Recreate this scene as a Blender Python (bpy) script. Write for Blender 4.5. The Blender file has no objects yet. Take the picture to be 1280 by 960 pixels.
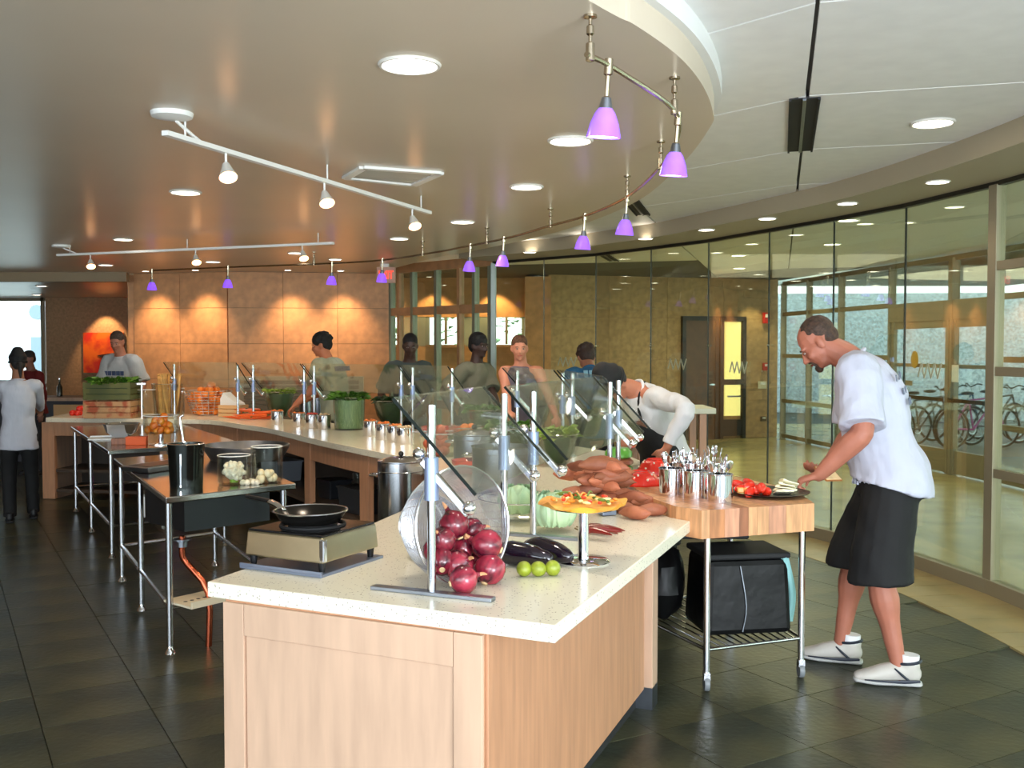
import bpy, bmesh, math, random
from mathutils import Vector, Matrix, Euler, noise
random.seed(7)
PI = math.pi
S = bpy.context.scene
C = S.collection
# ------------------------------------------------------------------ camera
FPX, CAMZ, PITCH = 1250.0, 1.65, math.atan(44 / 1250.0)
cam_d = bpy.data.cameras.new('camera'); cam_d.sensor_width = 36; cam_d.lens = 36 * FPX / 1280
cam_d.clip_start = 0.05; cam_d.clip_end = 200
cam = bpy.data.objects.new('camera', cam_d); C.objects.link(cam)
cam.location = (0, 0, CAMZ); cam.rotation_euler = (PI / 2 - PITCH, 0, 0)
S.camera = cam
S.view_settings.view_transform = 'Standard'; S.view_settings.look = 'None'
S.view_settings.gamma = 1; S.view_settings.use_curve_mapping = False
S.view_settings.exposure = 0.35
# ------------------------------------------------------------------ sky
w = bpy.data.worlds.new('sky'); S.world = w; w.use_nodes = True
bg = w.node_tree.nodes['Background']; bg.inputs[0].default_value = (0.80, 0.93, 1.0, 1); bg.inputs[1].default_value = 3.6
w.cycles.sampling_method = 'AUTOMATIC'

def light(kind, loc, target, energy, col, size=0.1, spot=60, blend=0.6, sy=None):
    d = bpy.data.lights.new(kind.lower() + '_lamp', kind); d.energy = energy; d.color = col
    if kind == 'AREA':
        d.size = size
        if sy: d.shape = 'RECTANGLE'; d.size_y = sy
    else: d.shadow_soft_size = size
    if kind == 'SPOT': d.spot_size = math.radians(spot); d.spot_blend = blend
    o = bpy.data.objects.new(d.name, d); C.objects.link(o); o.location = loc
    o.rotation_euler = (Vector(target) - Vector(loc)).to_track_quat('-Z', 'Y').to_euler()
    return o
WARM = (1.0, 0.66, 0.36); SOFT = (1.0, 0.84, 0.66)
# added fill for unseen daylight behind the camera, then the flash by the lens
light('AREA', (-2.5, -2.6, 1.4), (-0.6, 4, 2.0), 85, (0.84, 0.91, 1.0), 5.0, sy=2.0)
light('AREA', (2.4, -1.2, 1.0), (2.1, 3.2, 4.4), 230, (0.86, 0.92, 1.0), 2.2, sy=1.8)  # added fill, tilted up to brighten the white ceiling
light('AREA', (0.07, -0.02, 1.72), (0.1, 5, 1.0), 17, (0.95, 0.97, 1.0), 0.12)

# ------------------------------------------------------------------ pixel of the photograph -> point of the room
def P(x, y, z):
    cx, cy = (x - 640) / FPX, (480 - y) / FPX
    dy = math.cos(PITCH) + cy * math.sin(PITCH); dz = -math.sin(PITCH) + cy * math.cos(PITCH)
    t = (z - CAMZ) / dz
    return Vector((cx * t, dy * t, z))
def PY(x, y, Y):
    cx, cy = (x - 640) / FPX, (480 - y) / FPX
    dy = math.cos(PITCH) + cy * math.sin(PITCH); dz = -math.sin(PITCH) + cy * math.cos(PITCH)
    t = Y / dy
    return Vector((cx * t, Y, CAMZ + dz * t))

# ------------------------------------------------------------------ materials
MATS = {}
def lin(c):
    c = c / 255.0
    return c / 12.92 if c <= 0.04045 else ((c + 0.055) / 1.055) ** 2.4
def rgb(c): return (lin(c[0]), lin(c[1]), lin(c[2]), 1)
def M(name, c=(200, 200, 200), rough=0.5, metal=0.0, spec=0.5, var=0.0, vs=8.0, bump=0.0, bs=40.0, c2=None, stretch=None, em=0.0, emc=None, coat=0.0, sss=0.0, thr=None):
    if name in MATS: return MATS[name]
    m = bpy.data.materials.new(name); m.use_nodes = True; nt = m.node_tree; b = nt.nodes['Principled BSDF']
    b.inputs['Base Color'].default_value = rgb(c); b.inputs['Roughness'].default_value = rough
    b.inputs['Metallic'].default_value = metal; b.inputs['Specular IOR Level'].default_value = spec
    if coat: b.inputs['Coat Weight'].default_value = coat; b.inputs['Coat Roughness'].default_value = 0.1
    if em:
        b.inputs['Emission Color'].default_value = rgb(emc or c); b.inputs['Emission Strength'].default_value = em
    tc = nt.nodes.new('ShaderNodeTexCoord'); mp = nt.nodes.new('ShaderNodeMapping')
    nt.links.new(tc.outputs['Object'], mp.inputs[0])
    if stretch: mp.inputs['Scale'].default_value = stretch
    if var or c2:
        n = nt.nodes.new('ShaderNodeTexNoise'); n.inputs['Scale'].default_value = vs; n.inputs['Detail'].default_value = 4
        nt.links.new(mp.outputs[0], n.inputs['Vector'])
        cr = nt.nodes.new('ShaderNodeValToRGB'); e = cr.color_ramp.elements
        lo, hi = thr or (0.3, 0.7)
        e[0].position = lo; e[1].position = hi
        if c2: e[0].color = rgb(c); e[1].color = rgb(c2)
        else:
            e[0].color = rgb([max(0, v * (1 - var)) for v in c]); e[1].color = rgb([min(255, v * (1 + var * 0.6)) for v in c])
        nt.links.new(n.outputs['Fac'], cr.inputs[0]); nt.links.new(cr.outputs[0], b.inputs['Base Color'])
    if bump:
        n = nt.nodes.new('ShaderNodeTexNoise'); n.inputs['Scale'].default_value = bs; n.inputs['Detail'].default_value = 3
        nt.links.new(mp.outputs[0], n.inputs['Vector'])
        bp = nt.nodes.new('ShaderNodeBump'); bp.inputs['Strength'].default_value = bump; bp.inputs['Distance'].default_value = 0.02
        nt.links.new(n.outputs['Fac'], bp.inputs['Height']); nt.links.new(bp.outputs[0], b.inputs['Normal'])
    MATS[name] = m
    return m
def glassm(name, tint=(235, 245, 240), rough=0.02, ior=1.45, haze=0.0, hc=(220, 230, 225)):
    if name in MATS: return MATS[name]
    m = bpy.data.materials.new(name); m.use_nodes = True; nt = m.node_tree
    for n in list(nt.nodes): nt.nodes.remove(n)
    out = nt.nodes.new('ShaderNodeOutputMaterial'); tr = nt.nodes.new('ShaderNodeBsdfTransparent'); gl = nt.nodes.new('ShaderNodeBsdfGlossy')
    tr.inputs[0].default_value = rgb(tint); gl.inputs['Roughness'].default_value = rough
    fr = nt.nodes.new('ShaderNodeLayerWeight'); fr.inputs[0].default_value = 0.25
    mt = nt.nodes.new('ShaderNodeMath'); mt.operation = 'MULTIPLY'; mt.inputs[1].default_value = 0.38
    nt.links.new(fr.outputs['Fresnel'], mt.inputs[0])
    mx = nt.nodes.new('ShaderNodeMixShader'); nt.links.new(mt.outputs[0], mx.inputs[0]); nt.links.new(tr.outputs[0], mx.inputs[1]); nt.links.new(gl.outputs[0], mx.inputs[2])
    last = mx
    if haze:
        df = nt.nodes.new('ShaderNodeBsdfDiffuse'); df.inputs[0].default_value = rgb(hc)
        m2 = nt.nodes.new('ShaderNodeMixShader'); m2.inputs[0].default_value = haze
        nt.links.new(mx.outputs[0], m2.inputs[1]); nt.links.new(df.outputs[0], m2.inputs[2]); last = m2
    nt.links.new(last.outputs[0], out.inputs[0]); MATS[name] = m
    return m
def vary(m, lo=0.62, hi=1.15):
    # every copy gets a slightly different shade of the same skin
    nt = m.node_tree; b = nt.nodes['Principled BSDF']; src = b.inputs['Base Color'].links[0].from_socket
    oi = nt.nodes.new('ShaderNodeObjectInfo'); mr = nt.nodes.new('ShaderNodeMapRange'); mr.inputs[3].default_value = lo; mr.inputs[4].default_value = hi
    nt.links.new(oi.outputs['Random'], mr.inputs[0]); vm = nt.nodes.new('ShaderNodeVectorMath'); vm.operation = 'SCALE'
    nt.links.new(src, vm.inputs[0]); nt.links.new(mr.outputs[0], vm.inputs['Scale']); nt.links.new(vm.outputs[0], b.inputs['Base Color']); return m
def emit(name, c, s):
    if name in MATS: return MATS[name]
    m = bpy.data.materials.new(name); m.use_nodes = True; nt = m.node_tree
    b = nt.nodes['Principled BSDF']; b.inputs['Base Color'].default_value = rgb(c); b.inputs['Emission Color'].default_value = rgb(c); b.inputs['Emission Strength'].default_value = s
    MATS[name] = m; return m
def speckle(name, base, specks, scale=120, rough=0.25, amt=0.36):
    m = bpy.data.materials.new(name); m.use_nodes = True; nt = m.node_tree; b = nt.nodes['Principled BSDF']
    tc = nt.nodes.new('ShaderNodeTexCoord'); v = nt.nodes.new('ShaderNodeTexVoronoi'); v.inputs['Scale'].default_value = scale
    nt.links.new(tc.outputs['Object'], v.inputs['Vector'])
    sp = nt.nodes.new('ShaderNodeSeparateColor'); nt.links.new(v.outputs['Color'], sp.inputs[0])
    lt = nt.nodes.new('ShaderNodeMath'); lt.operation = 'LESS_THAN'; lt.inputs[1].default_value = 0.16; nt.links.new(sp.outputs[0], lt.inputs[0])
    l2 = nt.nodes.new('ShaderNodeMath'); l2.operation = 'LESS_THAN'; l2.inputs[1].default_value = amt; nt.links.new(v.outputs['Distance'], l2.inputs[0])
    ml = nt.nodes.new('ShaderNodeMath'); ml.operation = 'MULTIPLY'; nt.links.new(lt.outputs[0], ml.inputs[0]); nt.links.new(l2.outputs[0], ml.inputs[1])
    mx = nt.nodes.new('ShaderNodeMix'); mx.data_type = 'RGBA'; mx.inputs[6].default_value = rgb(base); mx.inputs[7].default_value = rgb(specks)
    nt.links.new(ml.outputs[0], mx.inputs[0]); nt.links.new(mx.outputs[2], b.inputs['Base Color']); b.inputs['Roughness'].default_value = rough
    MATS[name] = m; return m

STEEL = M('brushed_steel', (205, 207, 212), 0.18, 1.0)
STEELD = M('dull_steel', (150, 155, 165), 0.32, 1.0, var=0.1)
CHROME = M('chrome', (235, 235, 240), 0.07, 1.0)
CLAMP = M('grey_cast_clamp', (150, 165, 200), 0.4, 0.6)
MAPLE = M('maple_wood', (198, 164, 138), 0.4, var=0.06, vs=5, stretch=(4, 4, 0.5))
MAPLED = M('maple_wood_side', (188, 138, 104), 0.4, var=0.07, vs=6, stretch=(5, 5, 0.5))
QUARTZ = speckle('speckled_solid_surface', (230, 224, 203), (172, 164, 150), 130, 0.22)
BLACK = M('black_plastic', (18, 18, 20), 0.35)
BLACKM = M('matt_black', (22, 22, 24), 0.7)
RUBBER = M('dark_rubber', (30, 30, 32), 0.7)
GLASS = glassm('clear_glass', (249, 251, 249))
GREENGLASS = glassm('wall_glass', (244, 249, 238), 0.01)
GUARD = glassm('guard_glass', (250, 252, 248), 0.02, haze=0.025, hc=(210, 214, 190))
GEDGE = M('glass_edge_dark_green', (12, 22, 17), 0.5, spec=0.2)
WHITE = M('white_paint', (236, 236, 232), 0.5)
ALU = M('aluminium_frame', (146, 137, 114), 0.4, 0.3)
TANWALL = M('tan_wall_panel', (208, 154, 108), 0.6, var=0.08, vs=9, bump=0.05)
BROWNW = M('brown_stone_wall', (172, 140, 98), 0.7, var=0.14, vs=10, bump=0.1)

# ------------------------------------------------------------------ geometry
class G:
    def __init__(s): s.bm = bmesh.new(); s.T = Matrix()
    def v(s, co): return s.bm.verts.new(s.T @ Vector(co))
    def f(s, vs):
        try: s.bm.faces.new(vs)
        except ValueError: pass
    def box(s, c, d, R=None, tz=1.0):
        hx, hy, hz = d[0] / 2, d[1] / 2, d[2] / 2; R = R or Matrix.Identity(3); c = Vector(c)
        p = []
        for z in (-1, 1):
            k = tz if z > 0 else 1.0
            for x, y in ((-1, -1), (1, -1), (1, 1), (-1, 1)): p.append(s.v(c + R @ Vector((x * hx * k, y * hy * k, z * hz))))
        for q in ((3, 2, 1, 0), (4, 5, 6, 7), (0, 1, 5, 4), (1, 2, 6, 5), (2, 3, 7, 6), (3, 0, 4, 7)): s.f([p[i] for i in q])
        return s
    def beam(s, a, b, wd, h, up=(0, 0, 1)):
        a, b = Vector(a), Vector(b); d = (b - a); L = d.length; d.normalize(); u = Vector(up); sd = d.cross(u).normalized(); u = sd.cross(d)
        R = Matrix((sd, d, u)).transposed()
        return s.box((a + b) / 2, (wd, L, h), R)
    def limb(s, pts, rad, side=None, seg=12, dome=True, sub=3, closed=False):
        pts = [Vector(p) for p in pts]; rad = [(r, r) if not isinstance(r, (tuple, list)) else tuple(r) for r in rad]
        if sub > 1 and len(pts) > 2:
            np_, nr = [], []
            n = len(pts)
            for i in range(n - 1):
                p0, p1, p2, p3 = pts[max(i - 1, 0)], pts[i], pts[i + 1], pts[min(i + 2, n - 1)]
                for k in range(sub):
                    t = k / sub
                    np_.append(0.5 * ((2 * p1) + (-p0 + p2) * t + (2 * p0 - 5 * p1 + 4 * p2 - p3) * t * t + (-p0 + 3 * p1 - 3 * p2 + p3) * t ** 3))
                    e = t * t * (3 - 2 * t); nr.append(tuple(rad[i][q] * (1 - e) + rad[i + 1][q] * e for q in (0, 1)))
            np_.append(pts[-1]); nr.append(rad[-1]); pts, rad = np_, nr
        n = len(pts)
        if side is None:
            d = pts[-1] - pts[0]; side = Vector((1, 0, 0)) if abs(d.normalized().x) < 0.8 else Vector((0, 1, 0))
        side = Vector(side); rings = []
        def ring(c, a, b, A, Bv): return [s.v(c + A * (a * math.cos(2 * PI * k / seg)) + Bv * (b * math.sin(2 * PI * k / seg))) for k in range(seg)]
        prev = None
        for i in range(n):
            d = (pts[min(i + 1, n - 1)] - pts[max(i - 1, 0)])
            if d.length < 1e-9: d = Vector((0, 0, 1))
            d.normalize(); A = side - d * side.dot(d)
            if A.length < 1e-4: A = d.orthogonal()
            A.normalize()
            Bv = d.cross(A); side = A
            if i == 0: start = (d, A, Bv)
            rings.append((pts[i], rad[i], A, Bv, d))
        R = []
        if dome:
            c, (a, b), A, Bv, d = rings[0]; m = min(a, b)
            for t in (0.35, 0.75): R.append(ring(c - d * m * math.cos(t), a * math.sin(t), b * math.sin(t), A, Bv))
        for c, (a, b), A, Bv, d in rings: R.append(ring(c, a, b, A, Bv))
        if dome:
            c, (a, b), A, Bv, d = rings[-1]; m = min(a, b)
            for t in (0.75, 0.35): R.append(ring(c + d * m * math.cos(t), a * math.sin(t), b * math.sin(t), A, Bv))
        for i in range(len(R) - 1):
            for k in range(seg): s.f([R[i][k], R[i][(k + 1) % seg], R[i + 1][(k + 1) % seg], R[i + 1][k]])
        s.f(R[0][::-1]); s.f(R[-1])
        return s
    def cyl(s, a, b, r0, r1=None, seg=12): return s.limb([a, b], [r0, r0 if r1 is None else r1], seg=seg, dome=False, sub=1)
    def tube(s, pts, r, seg=8, sub=1): return s.limb(pts, [r] * len(pts) if not isinstance(r, list) else r, seg=seg, dome=False, sub=sub)
    def hoop(s, c, R0, r, n=24, seg=6, Rm=None, ry=None):
        Rm = Rm or Matrix.Identity(3); c = Vector(c); rings = []
        for i in range(n):
            a = 2 * PI * i / n; o = Vector((math.cos(a), math.sin(a) * ((ry or R0) / R0), 0)); row = []
            for k in range(seg):
                b = 2 * PI * k / seg; row.append(s.v(c + Rm @ (o * R0 + Vector((math.cos(a), math.sin(a), 0)) * r * math.cos(b) + Vector((0, 0, 1)) * r * math.sin(b))))
            rings.append(row)
        for i in range(n):
            for k in range(seg): s.f([rings[i][k], rings[(i + 1) % n][k], rings[(i + 1) % n][(k + 1) % seg], rings[i][(k + 1) % seg]])
        return s
    def lathe(s, prof, c=(0, 0, 0), seg=24, Rm=None, lobes=0, la=0.0):
        Rm = Rm or Matrix.Identity(3); c = Vector(c); rings = []
        for r, z in prof:
            if r < 1e-6: rings.append([s.v(c + Rm @ Vector((0, 0, z)))])
            else: rings.append([s.v(c + Rm @ Vector((r * (1 + la * math.cos(lobes * 2 * PI * k / seg)) * math.cos(2 * PI * k / seg), r * (1 + la * math.cos(lobes * 2 * PI * k / seg)) * math.sin(2 * PI * k / seg), z))) for k in range(seg)])
        for i in range(len(rings) - 1):
            A, B = rings[i], rings[i + 1]
            for k in range(seg):
                k2 = (k + 1) % seg
                if len(A) == 1 and len(B) == 1: continue
                if len(A) == 1: s.f([A[0], B[k2], B[k]])
                elif len(B) == 1: s.f([A[k], A[k2], B[0]])
                else: s.f([A[k], A[k2], B[k2], B[k]])
        return s
    def ell(s, c, r, R=None, seg=14, lump=0.0, seed=0):
        R = R or Matrix.Identity(3); c = Vector(c); n = seg // 2 + 1; rings = []
        if not isinstance(r, (tuple, list)): r = (r, r, r)
        for i in range(n):
            t = PI * i / (n - 1)
            m = 1 if i in (0, n - 1) else seg
            row = []
            for k in range(m):
                u = Vector((math.sin(t) * math.cos(2 * PI * k / seg), math.sin(t) * math.sin(2 * PI * k / seg), -math.cos(t)))
                q = 1 + (lump * noise.noise(u * 2.2 + Vector((seed * 3.7, seed, 0))) if lump else 0)
                row.append(s.v(c + R @ Vector((u.x * r[0] * q, u.y * r[1] * q, u.z * r[2] * q))))
            rings.append(row)
        for i in range(n - 1):
            A, B = rings[i], rings[i + 1]
            for k in range(seg):
                k2 = (k + 1) % seg
                if len(A) == 1: s.f([A[0], B[k2], B[k]])
                elif len(B) == 1: s.f([A[k], A[k2], B[0]])
                else: s.f([A[k], A[k2], B[k2], B[k]])
        return s
    def prism(s, poly, z0, z1):
        a = [s.v((p[0], p[1], z0)) for p in poly]; b = [s.v((p[0], p[1], z1)) for p in poly]; n = len(poly)
        s.f(a[::-1]); s.f(b)
        for i in range(n): s.f([a[i], a[(i + 1) % n], b[(i + 1) % n], b[i]])
        return s
    def slab(s, pts, off):
        off = Vector(off); a = [s.v(p) for p in pts]; b = [s.v(Vector(p) + off) for p in pts]; n = len(pts)
        s.f(a[::-1]); s.f(b)
        for i in range(n): s.f([a[i], a[(i + 1) % n], b[(i + 1) % n], b[i]])
        return s
    def leaf(s, base, d, L, wd, bend=0.3, up=(0, 0, 1), th=0.0):
        base, d = Vector(base), Vector(d).normalized(); sd = d.cross(Vector(up))
        if sd.length < 1e-3: sd = Vector((1, 0, 0))
        sd.normalize(); nrm = sd.cross(d); rows = []
        for i in range(5):
            t = i / 4; wv = wd * math.sin(PI * (0.08 + 0.9 * t)) ; c = base + d * L * t - Vector((0, 0, 1)) * bend * L * t * t
            rows.append((s.v(c - sd * wv + nrm * wv * 0.3), s.v(c), s.v(c + sd * wv + nrm * wv * 0.3)))
        for i in range(4):
            for k in (0, 1): s.f([rows[i][k], rows[i][k + 1], rows[i + 1][k + 1], rows[i + 1][k]])
        return s
def wm(o):
    m = Matrix()
    while o is not None: m = o.matrix_basis @ m; o = o.parent
    return m
def mk(name, g, mat, parent=None, world=False, smooth=True, bevel=0.0, loc=None, remesh=0.0, sm=3, disp=0.0, dscale=0.1, dec=0.0):
    bm = g.bm
    if world and parent is not None: bm.transform(wm(parent).inverted())
    if loc is not None: bm.transform(Matrix.Translation(-Vector(loc)))
    bmesh.ops.recalc_face_normals(bm, faces=bm.faces)
    me = bpy.data.meshes.new(name); bm.to_mesh(me); bm.free()
    if isinstance(mat, (list, tuple)):
        for m in mat: me.materials.append(m)
    elif mat: me.materials.append(mat)
    if smooth:
        me.polygons.foreach_set('use_smooth', [True] * len(me.polygons))
        if not remesh: me.set_sharp_from_angle(angle=0.7)
    o = bpy.data.objects.new(name, me); C.objects.link(o); o.parent = parent
    if loc is not None: o.location = loc
    if remesh:
        r = o.modifiers.new('r', 'REMESH'); r.mode = 'VOXEL'; r.voxel_size = remesh; r.use_smooth_shade = True
        if sm: s_ = o.modifiers.new('s', 'SMOOTH'); s_.factor = 0.5; s_.iterations = sm
        if disp:
            t = bpy.data.textures.new('folds', 'CLOUDS'); t.noise_scale = dscale; t.noise_depth = 1
            d = o.modifiers.new('d', 'DISPLACE'); d.texture = t; d.strength = disp; d.mid_level = 0.5
        if dec: q = o.modifiers.new('q', 'DECIMATE'); q.ratio = dec
        dg = bpy.context.evaluated_depsgraph_get(); ev = o.evaluated_get(dg)
        m2 = bpy.data.meshes.new_from_object(ev); m2.name = name; o.modifiers.clear(); o.data = m2
        bpy.data.meshes.remove(me); m2.polygons.foreach_set('use_smooth', [True] * len(m2.polygons))
        if not m2.materials: m2.materials.append(mat)
    if bevel:
        b = o.modifiers.new('bevel', 'BEVEL'); b.width = bevel; b.segments = 2; b.limit_method = 'ANGLE'; b.angle_limit = 0.7
    return o
def tag(o, label=None, cat=None, group=None, kind=None):
    if label: o['label'] = label
    if cat: o['category'] = cat
    if group: o['group'] = group
    if kind: o['kind'] = kind
    return o
def thing(name, label, cat, loc=(0, 0, 0), rotz=0, group=None, scale=1.0):
    o = bpy.data.objects.new(name, None); C.objects.link(o); o.location = loc; o.rotation_euler = (0, 0, rotz); o.scale = (scale,) * 3
    o.empty_display_size = 0.1
    return tag(o, label, cat, group)
def holder(name, kind='structure', loc=(0, 0, 0), rotz=0):
    o = bpy.data.objects.new(name, None); C.objects.link(o); o.location = loc; o.rotation_euler = (0, 0, rotz); o['kind'] = kind; return o
def struct(name, g, mat, smooth=False, **k):
    o = mk(name, g, mat, smooth=smooth, **k); o['kind'] = 'structure'; return o
def kids(o): return [c for c in C.objects if c.parent == o]
def dup(root, loc, rotz=None, label=None, group=None, tree=None):
    r = root.copy(); C.objects.link(r); r.location = loc
    if rotz is not None: r.rotation_euler = (r.rotation_euler[0], r.rotation_euler[1], rotz)
    if label: r['label'] = label
    if group: r['group'] = group
    for ch in (tree or root.children):
        c = ch.copy(); C.objects.link(c); c.parent = r
        for gch in ch.children:
            d = gch.copy(); C.objects.link(d); d.parent = c
    return r
def RZ(a): return Matrix.Rotation(a, 3, 'Z')
def RX(a): return Matrix.Rotation(a, 3, 'X')
def RY(a): return Matrix.Rotation(a, 3, 'Y')
def smoothpts(pts, n=6):
    out = []; pts = [Vector(p) for p in pts]; N = len(pts)
    for i in range(N - 1):
        p0, p1, p2, p3 = pts[max(i - 1, 0)], pts[i], pts[i + 1], pts[min(i + 2, N - 1)]
        for k in range(n):
            t = k / n; out.append(0.5 * ((2 * p1) + (-p0 + p2) * t + (2 * p0 - 5 * p1 + 4 * p2 - p3) * t * t + (-p0 + 3 * p1 - 3 * p2 + p3) * t ** 3))
    out.append(pts[-1]); return out
def offset(pts, d):
    out = []; n = len(pts)
    for i in range(n):
        t = (pts[min(i + 1, n - 1)] - pts[max(i - 1, 0)]); t = Vector((t.x, t.y)).normalized()
        out.append(Vector((pts[i].x + t.y * d, pts[i].y - t.x * d)))
    return out

# ================================================================== THE SETTING
ZD, ZC, ZR, ZG = 2.72, 2.90, 2.76, 2.74     # disc underside, white ceiling, ring band, glass head
# line of the curved glass wall, from behind the camera round to the storefront
GW = [Vector((2.9, 2.2)), Vector((3.2, 3.3)), Vector((3.34, 4.4)), Vector((3.36, 5.5))] + [P(x, y, ZG).to_2d() for x, y in
     ((1247, 231), (1133, 258), (1043, 275), (962, 289), (886, 302), (814, 311), (745, 319), (680, 324), (617, 329))]
gws = smoothpts([Vector((p.x, p.y)) for p in GW], 4)
# --- floor: tiles
ang = math.radians(30); T1 = Vector((math.cos(ang), math.sin(ang))); T2 = Vector((-math.sin(ang), math.cos(ang)))
floor = struct('floor', G().box((-1, 11, -0.06), (26, 34, 0.1)), M('floor_grout', (50, 54, 46), 0.4))
tilem = M('dark_slate_tile', (48, 53, 46), 0.30, spec=0.35, var=0.35, vs=2.2, bump=0.12, bs=30, c2=(84, 82, 58), thr=(0.35, 0.75))
org = P(1014, 934, 0).to_2d(); TS = 0.457
border = offset(gws, -0.60)
def inside(p):   # on the dark side of the tan border
    best = None
    for i in range(len(border) - 1):
        a, b = border[i], border[i + 1]; d = b - a; t = max(0, min(1, (p - a).dot(d) / d.length_squared)); q = a + d * t
        L = (p - q).length
        if best is None or L < best[0]: best = (L, d.x * (p.y - a.y) - d.y * (p.x - a.x))
    return best[1] > 0
tiles = []
for i in range(-40, 40):
    for j in range(-40, 40):
        c = org + T1 * (TS * (i + 0.5)) + T2 * (TS * (j + 0.5))
        if c.y < 3.2 or c.y > 13 or abs(c.x) > 0.56 * c.y + 0.3 or not inside(c * 0.955): continue
        tiles.append(c)
tiles.sort(key=lambda c: c.length)
tme = None; rest = G()
for n_, c in enumerate(tiles):
    if n_ < 290:
        if tme is None:
            o = mk('tile', G().box((0, 0, 0), (TS - 0.003, TS - 0.003, 0.012), tz=0.997), tilem, floor, smooth=False); tme = o.data
        else:
            o = bpy.data.objects.new('tile', tme); C.objects.link(o); o.parent = floor
        o.location = (c.x, c.y, -0.006 + random.uniform(-0.0006, 0.0006)); o.rotation_euler = (0, 0, ang)
    else: rest.box((c.x, c.y, -0.006), (TS - 0.006, TS - 0.006, 0.012), RZ(ang))
if len(tiles) > 290: tag(mk('distant_tiles', rest, tilem, floor, smooth=False), kind='stuff')
# tan border tiles along the glass and the lobby floor
tanm = M('tan_floor_tile', (168, 148, 100), 0.28, var=0.2, vs=4, c2=(142, 128, 88))
bo, bi = gws, border
L_ = 0; last = 0
for i in range(len(gws) - 1):
    g = G(); a, b, c, d = bi[i], bi[i + 1], bo[i + 1], bo[i]; k = 0.006
    mid = (a + b + c + d) / 4; q = [p + (mid - p) * 0.012 for p in (a, b, c, d)]
    g.slab([(p.x, p.y, -0.01) for p in q], (0, 0, 0.0125)); mk('tile', g, tanm, floor, smooth=False)
lob = [Vector((p.x, p.y)) for p in gws]
g = G(); pl = [(p.x, p.y) for p in lob] + [(-1.8, 14.0), (-1.8, 22), (7.0, 22), (7.0, 2.2)]
g.prism(pl, -0.011, -0.002)
lobf = mk('lobby_paving', g, M('lobby_floor', (176, 164, 116), 0.22, spec=0.6, var=0.12, vs=3), floor, smooth=False)
tag(lobf, 'pale buff lobby paving beyond the glass')
# --- ceilings
whitec = M('white_ceiling', (232, 232, 228), 0.45, var=0.02)
ceil = struct('ceiling', G().prism([(-13.6, -3), (6.5, -3), (6.25, 12), (5.05, 18.9), (-3.2, 18.9), (-3.2, 14.6), (-13.6, 14.6)], ZC + 0.035, ZC + 0.1), M('ceiling_shadow', (90, 88, 84), 0.8))
A0, A1 = P(1022, 0, ZC).to_2d(), P(995, 250, ZC).to_2d(); B0, B1 = P(780, 243, ZC).to_2d(), P(808, 268, ZC).to_2d()
ua, ub = (A1 - A0).normalized(), (B1 - B0).normalized()
q0 = P(1005, 120, ZC).to_2d(); ta0 = (q0 - A0).dot(ua)
def LA(t): return A0 + ua * t
def LB(t): return B0 + ub * t
sp_ = (P(1000, 187, ZC).to_2d() - q0).length
va = Vector((ua.y, -ua.x))
def cpanel(q, th=0.03):
    m = sum(q, Vector((0, 0))) / len(q); q = [p + (m - p).normalized() * 0.012 for p in q]
    mk('ceiling_panel', G().slab([(p.x, p.y, ZC) for p in q], (0, 0, th)), whitec, ceil, smooth=False)
for k in range(-5, 8):
    t0, t1 = ta0 + k * sp_, ta0 + (k + 1) * sp_
    for w0, w1 in ((0, 2.4), (2.4, 3.6)):
        cpanel([LA(t0) + va * w0, LA(t0) + va * w1, LA(t1) + va * w1, LA(t1) + va * w0])
    cpanel([LB((t0 - ta0) * 1.0 - 2), LA(t0), LA(t1), LB((t1 - ta0) * 1.0 - 2)])
vb = Vector((-ub.y, ub.x))
for k in range(-5, 6):
    t0, t1 = k * sp_ - 2, (k + 1) * sp_ - 2
    cpanel([LB(t0), LB(t1), LB(t1) + vb * 3, LB(t0) + vb * 3])
    cpanel([LB(t0) + vb * 3, LB(t1) + vb * 3, LB(t1) + vb * 9, LB(t0) + vb * 9])
# ring band inside the glass
g = G(); ri, ro = offset(gws, -0.62), offset(gws, 0.12)
for i in range(len(gws) - 1): g.slab([(p.x, p.y, ZR - 0.0) for p in (ri[i], ri[i + 1], ro[i + 1], ro[i])], (0, 0, ZC - ZR + 0.02))
struct('trim_1', g, M('taupe_soffit', (168, 156, 132), 0.5))
# large round-edged dropped ceiling
edge_px = [(735, 0), (795, 32), (850, 72), (879, 108), (891, 140), (887, 160), (850, 207), (790, 255), (700, 289), (600, 312), (545, 322), (490, 336)]
de = [Vector((-3.5, 0.1)), Vector((-1.9, 0.7)), Vector((-0.7, 1.7))] + [P(x, y, ZD).to_2d() for x, y in edge_px]
des = smoothpts([Vector((p.x, p.y)) for p in de], 6)
poly = [(p.x, p.y) for p in des] + [(-1.9, 14.6), (-5.6, 14.6), (-5.6, 15.2), (-13.5, 15.2), (-13.5, -2), (-3.5, -2)]
g = G(); g.prism(poly, ZD, ZC + 0.03)
tanceil = M('cream_glossy_ceiling', (206, 193, 172), 0.28, spec=0.35, var=0.03, vs=0.7)
struct('ceiling_2', g, tanceil)
g = G(); lip = offset(des, 0.035)
lip2 = offset(des, -0.01)
for i in range(len(des) - 1): g.slab([(p.x, p.y, ZD + 0.10) for p in (lip2[i], lip2[i + 1], lip[i + 1], lip[i])], (0, 0, 0.09))
struct('trim_2', g, M('fascia_white', (226, 228, 226), 0.4), smooth=False)
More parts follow.
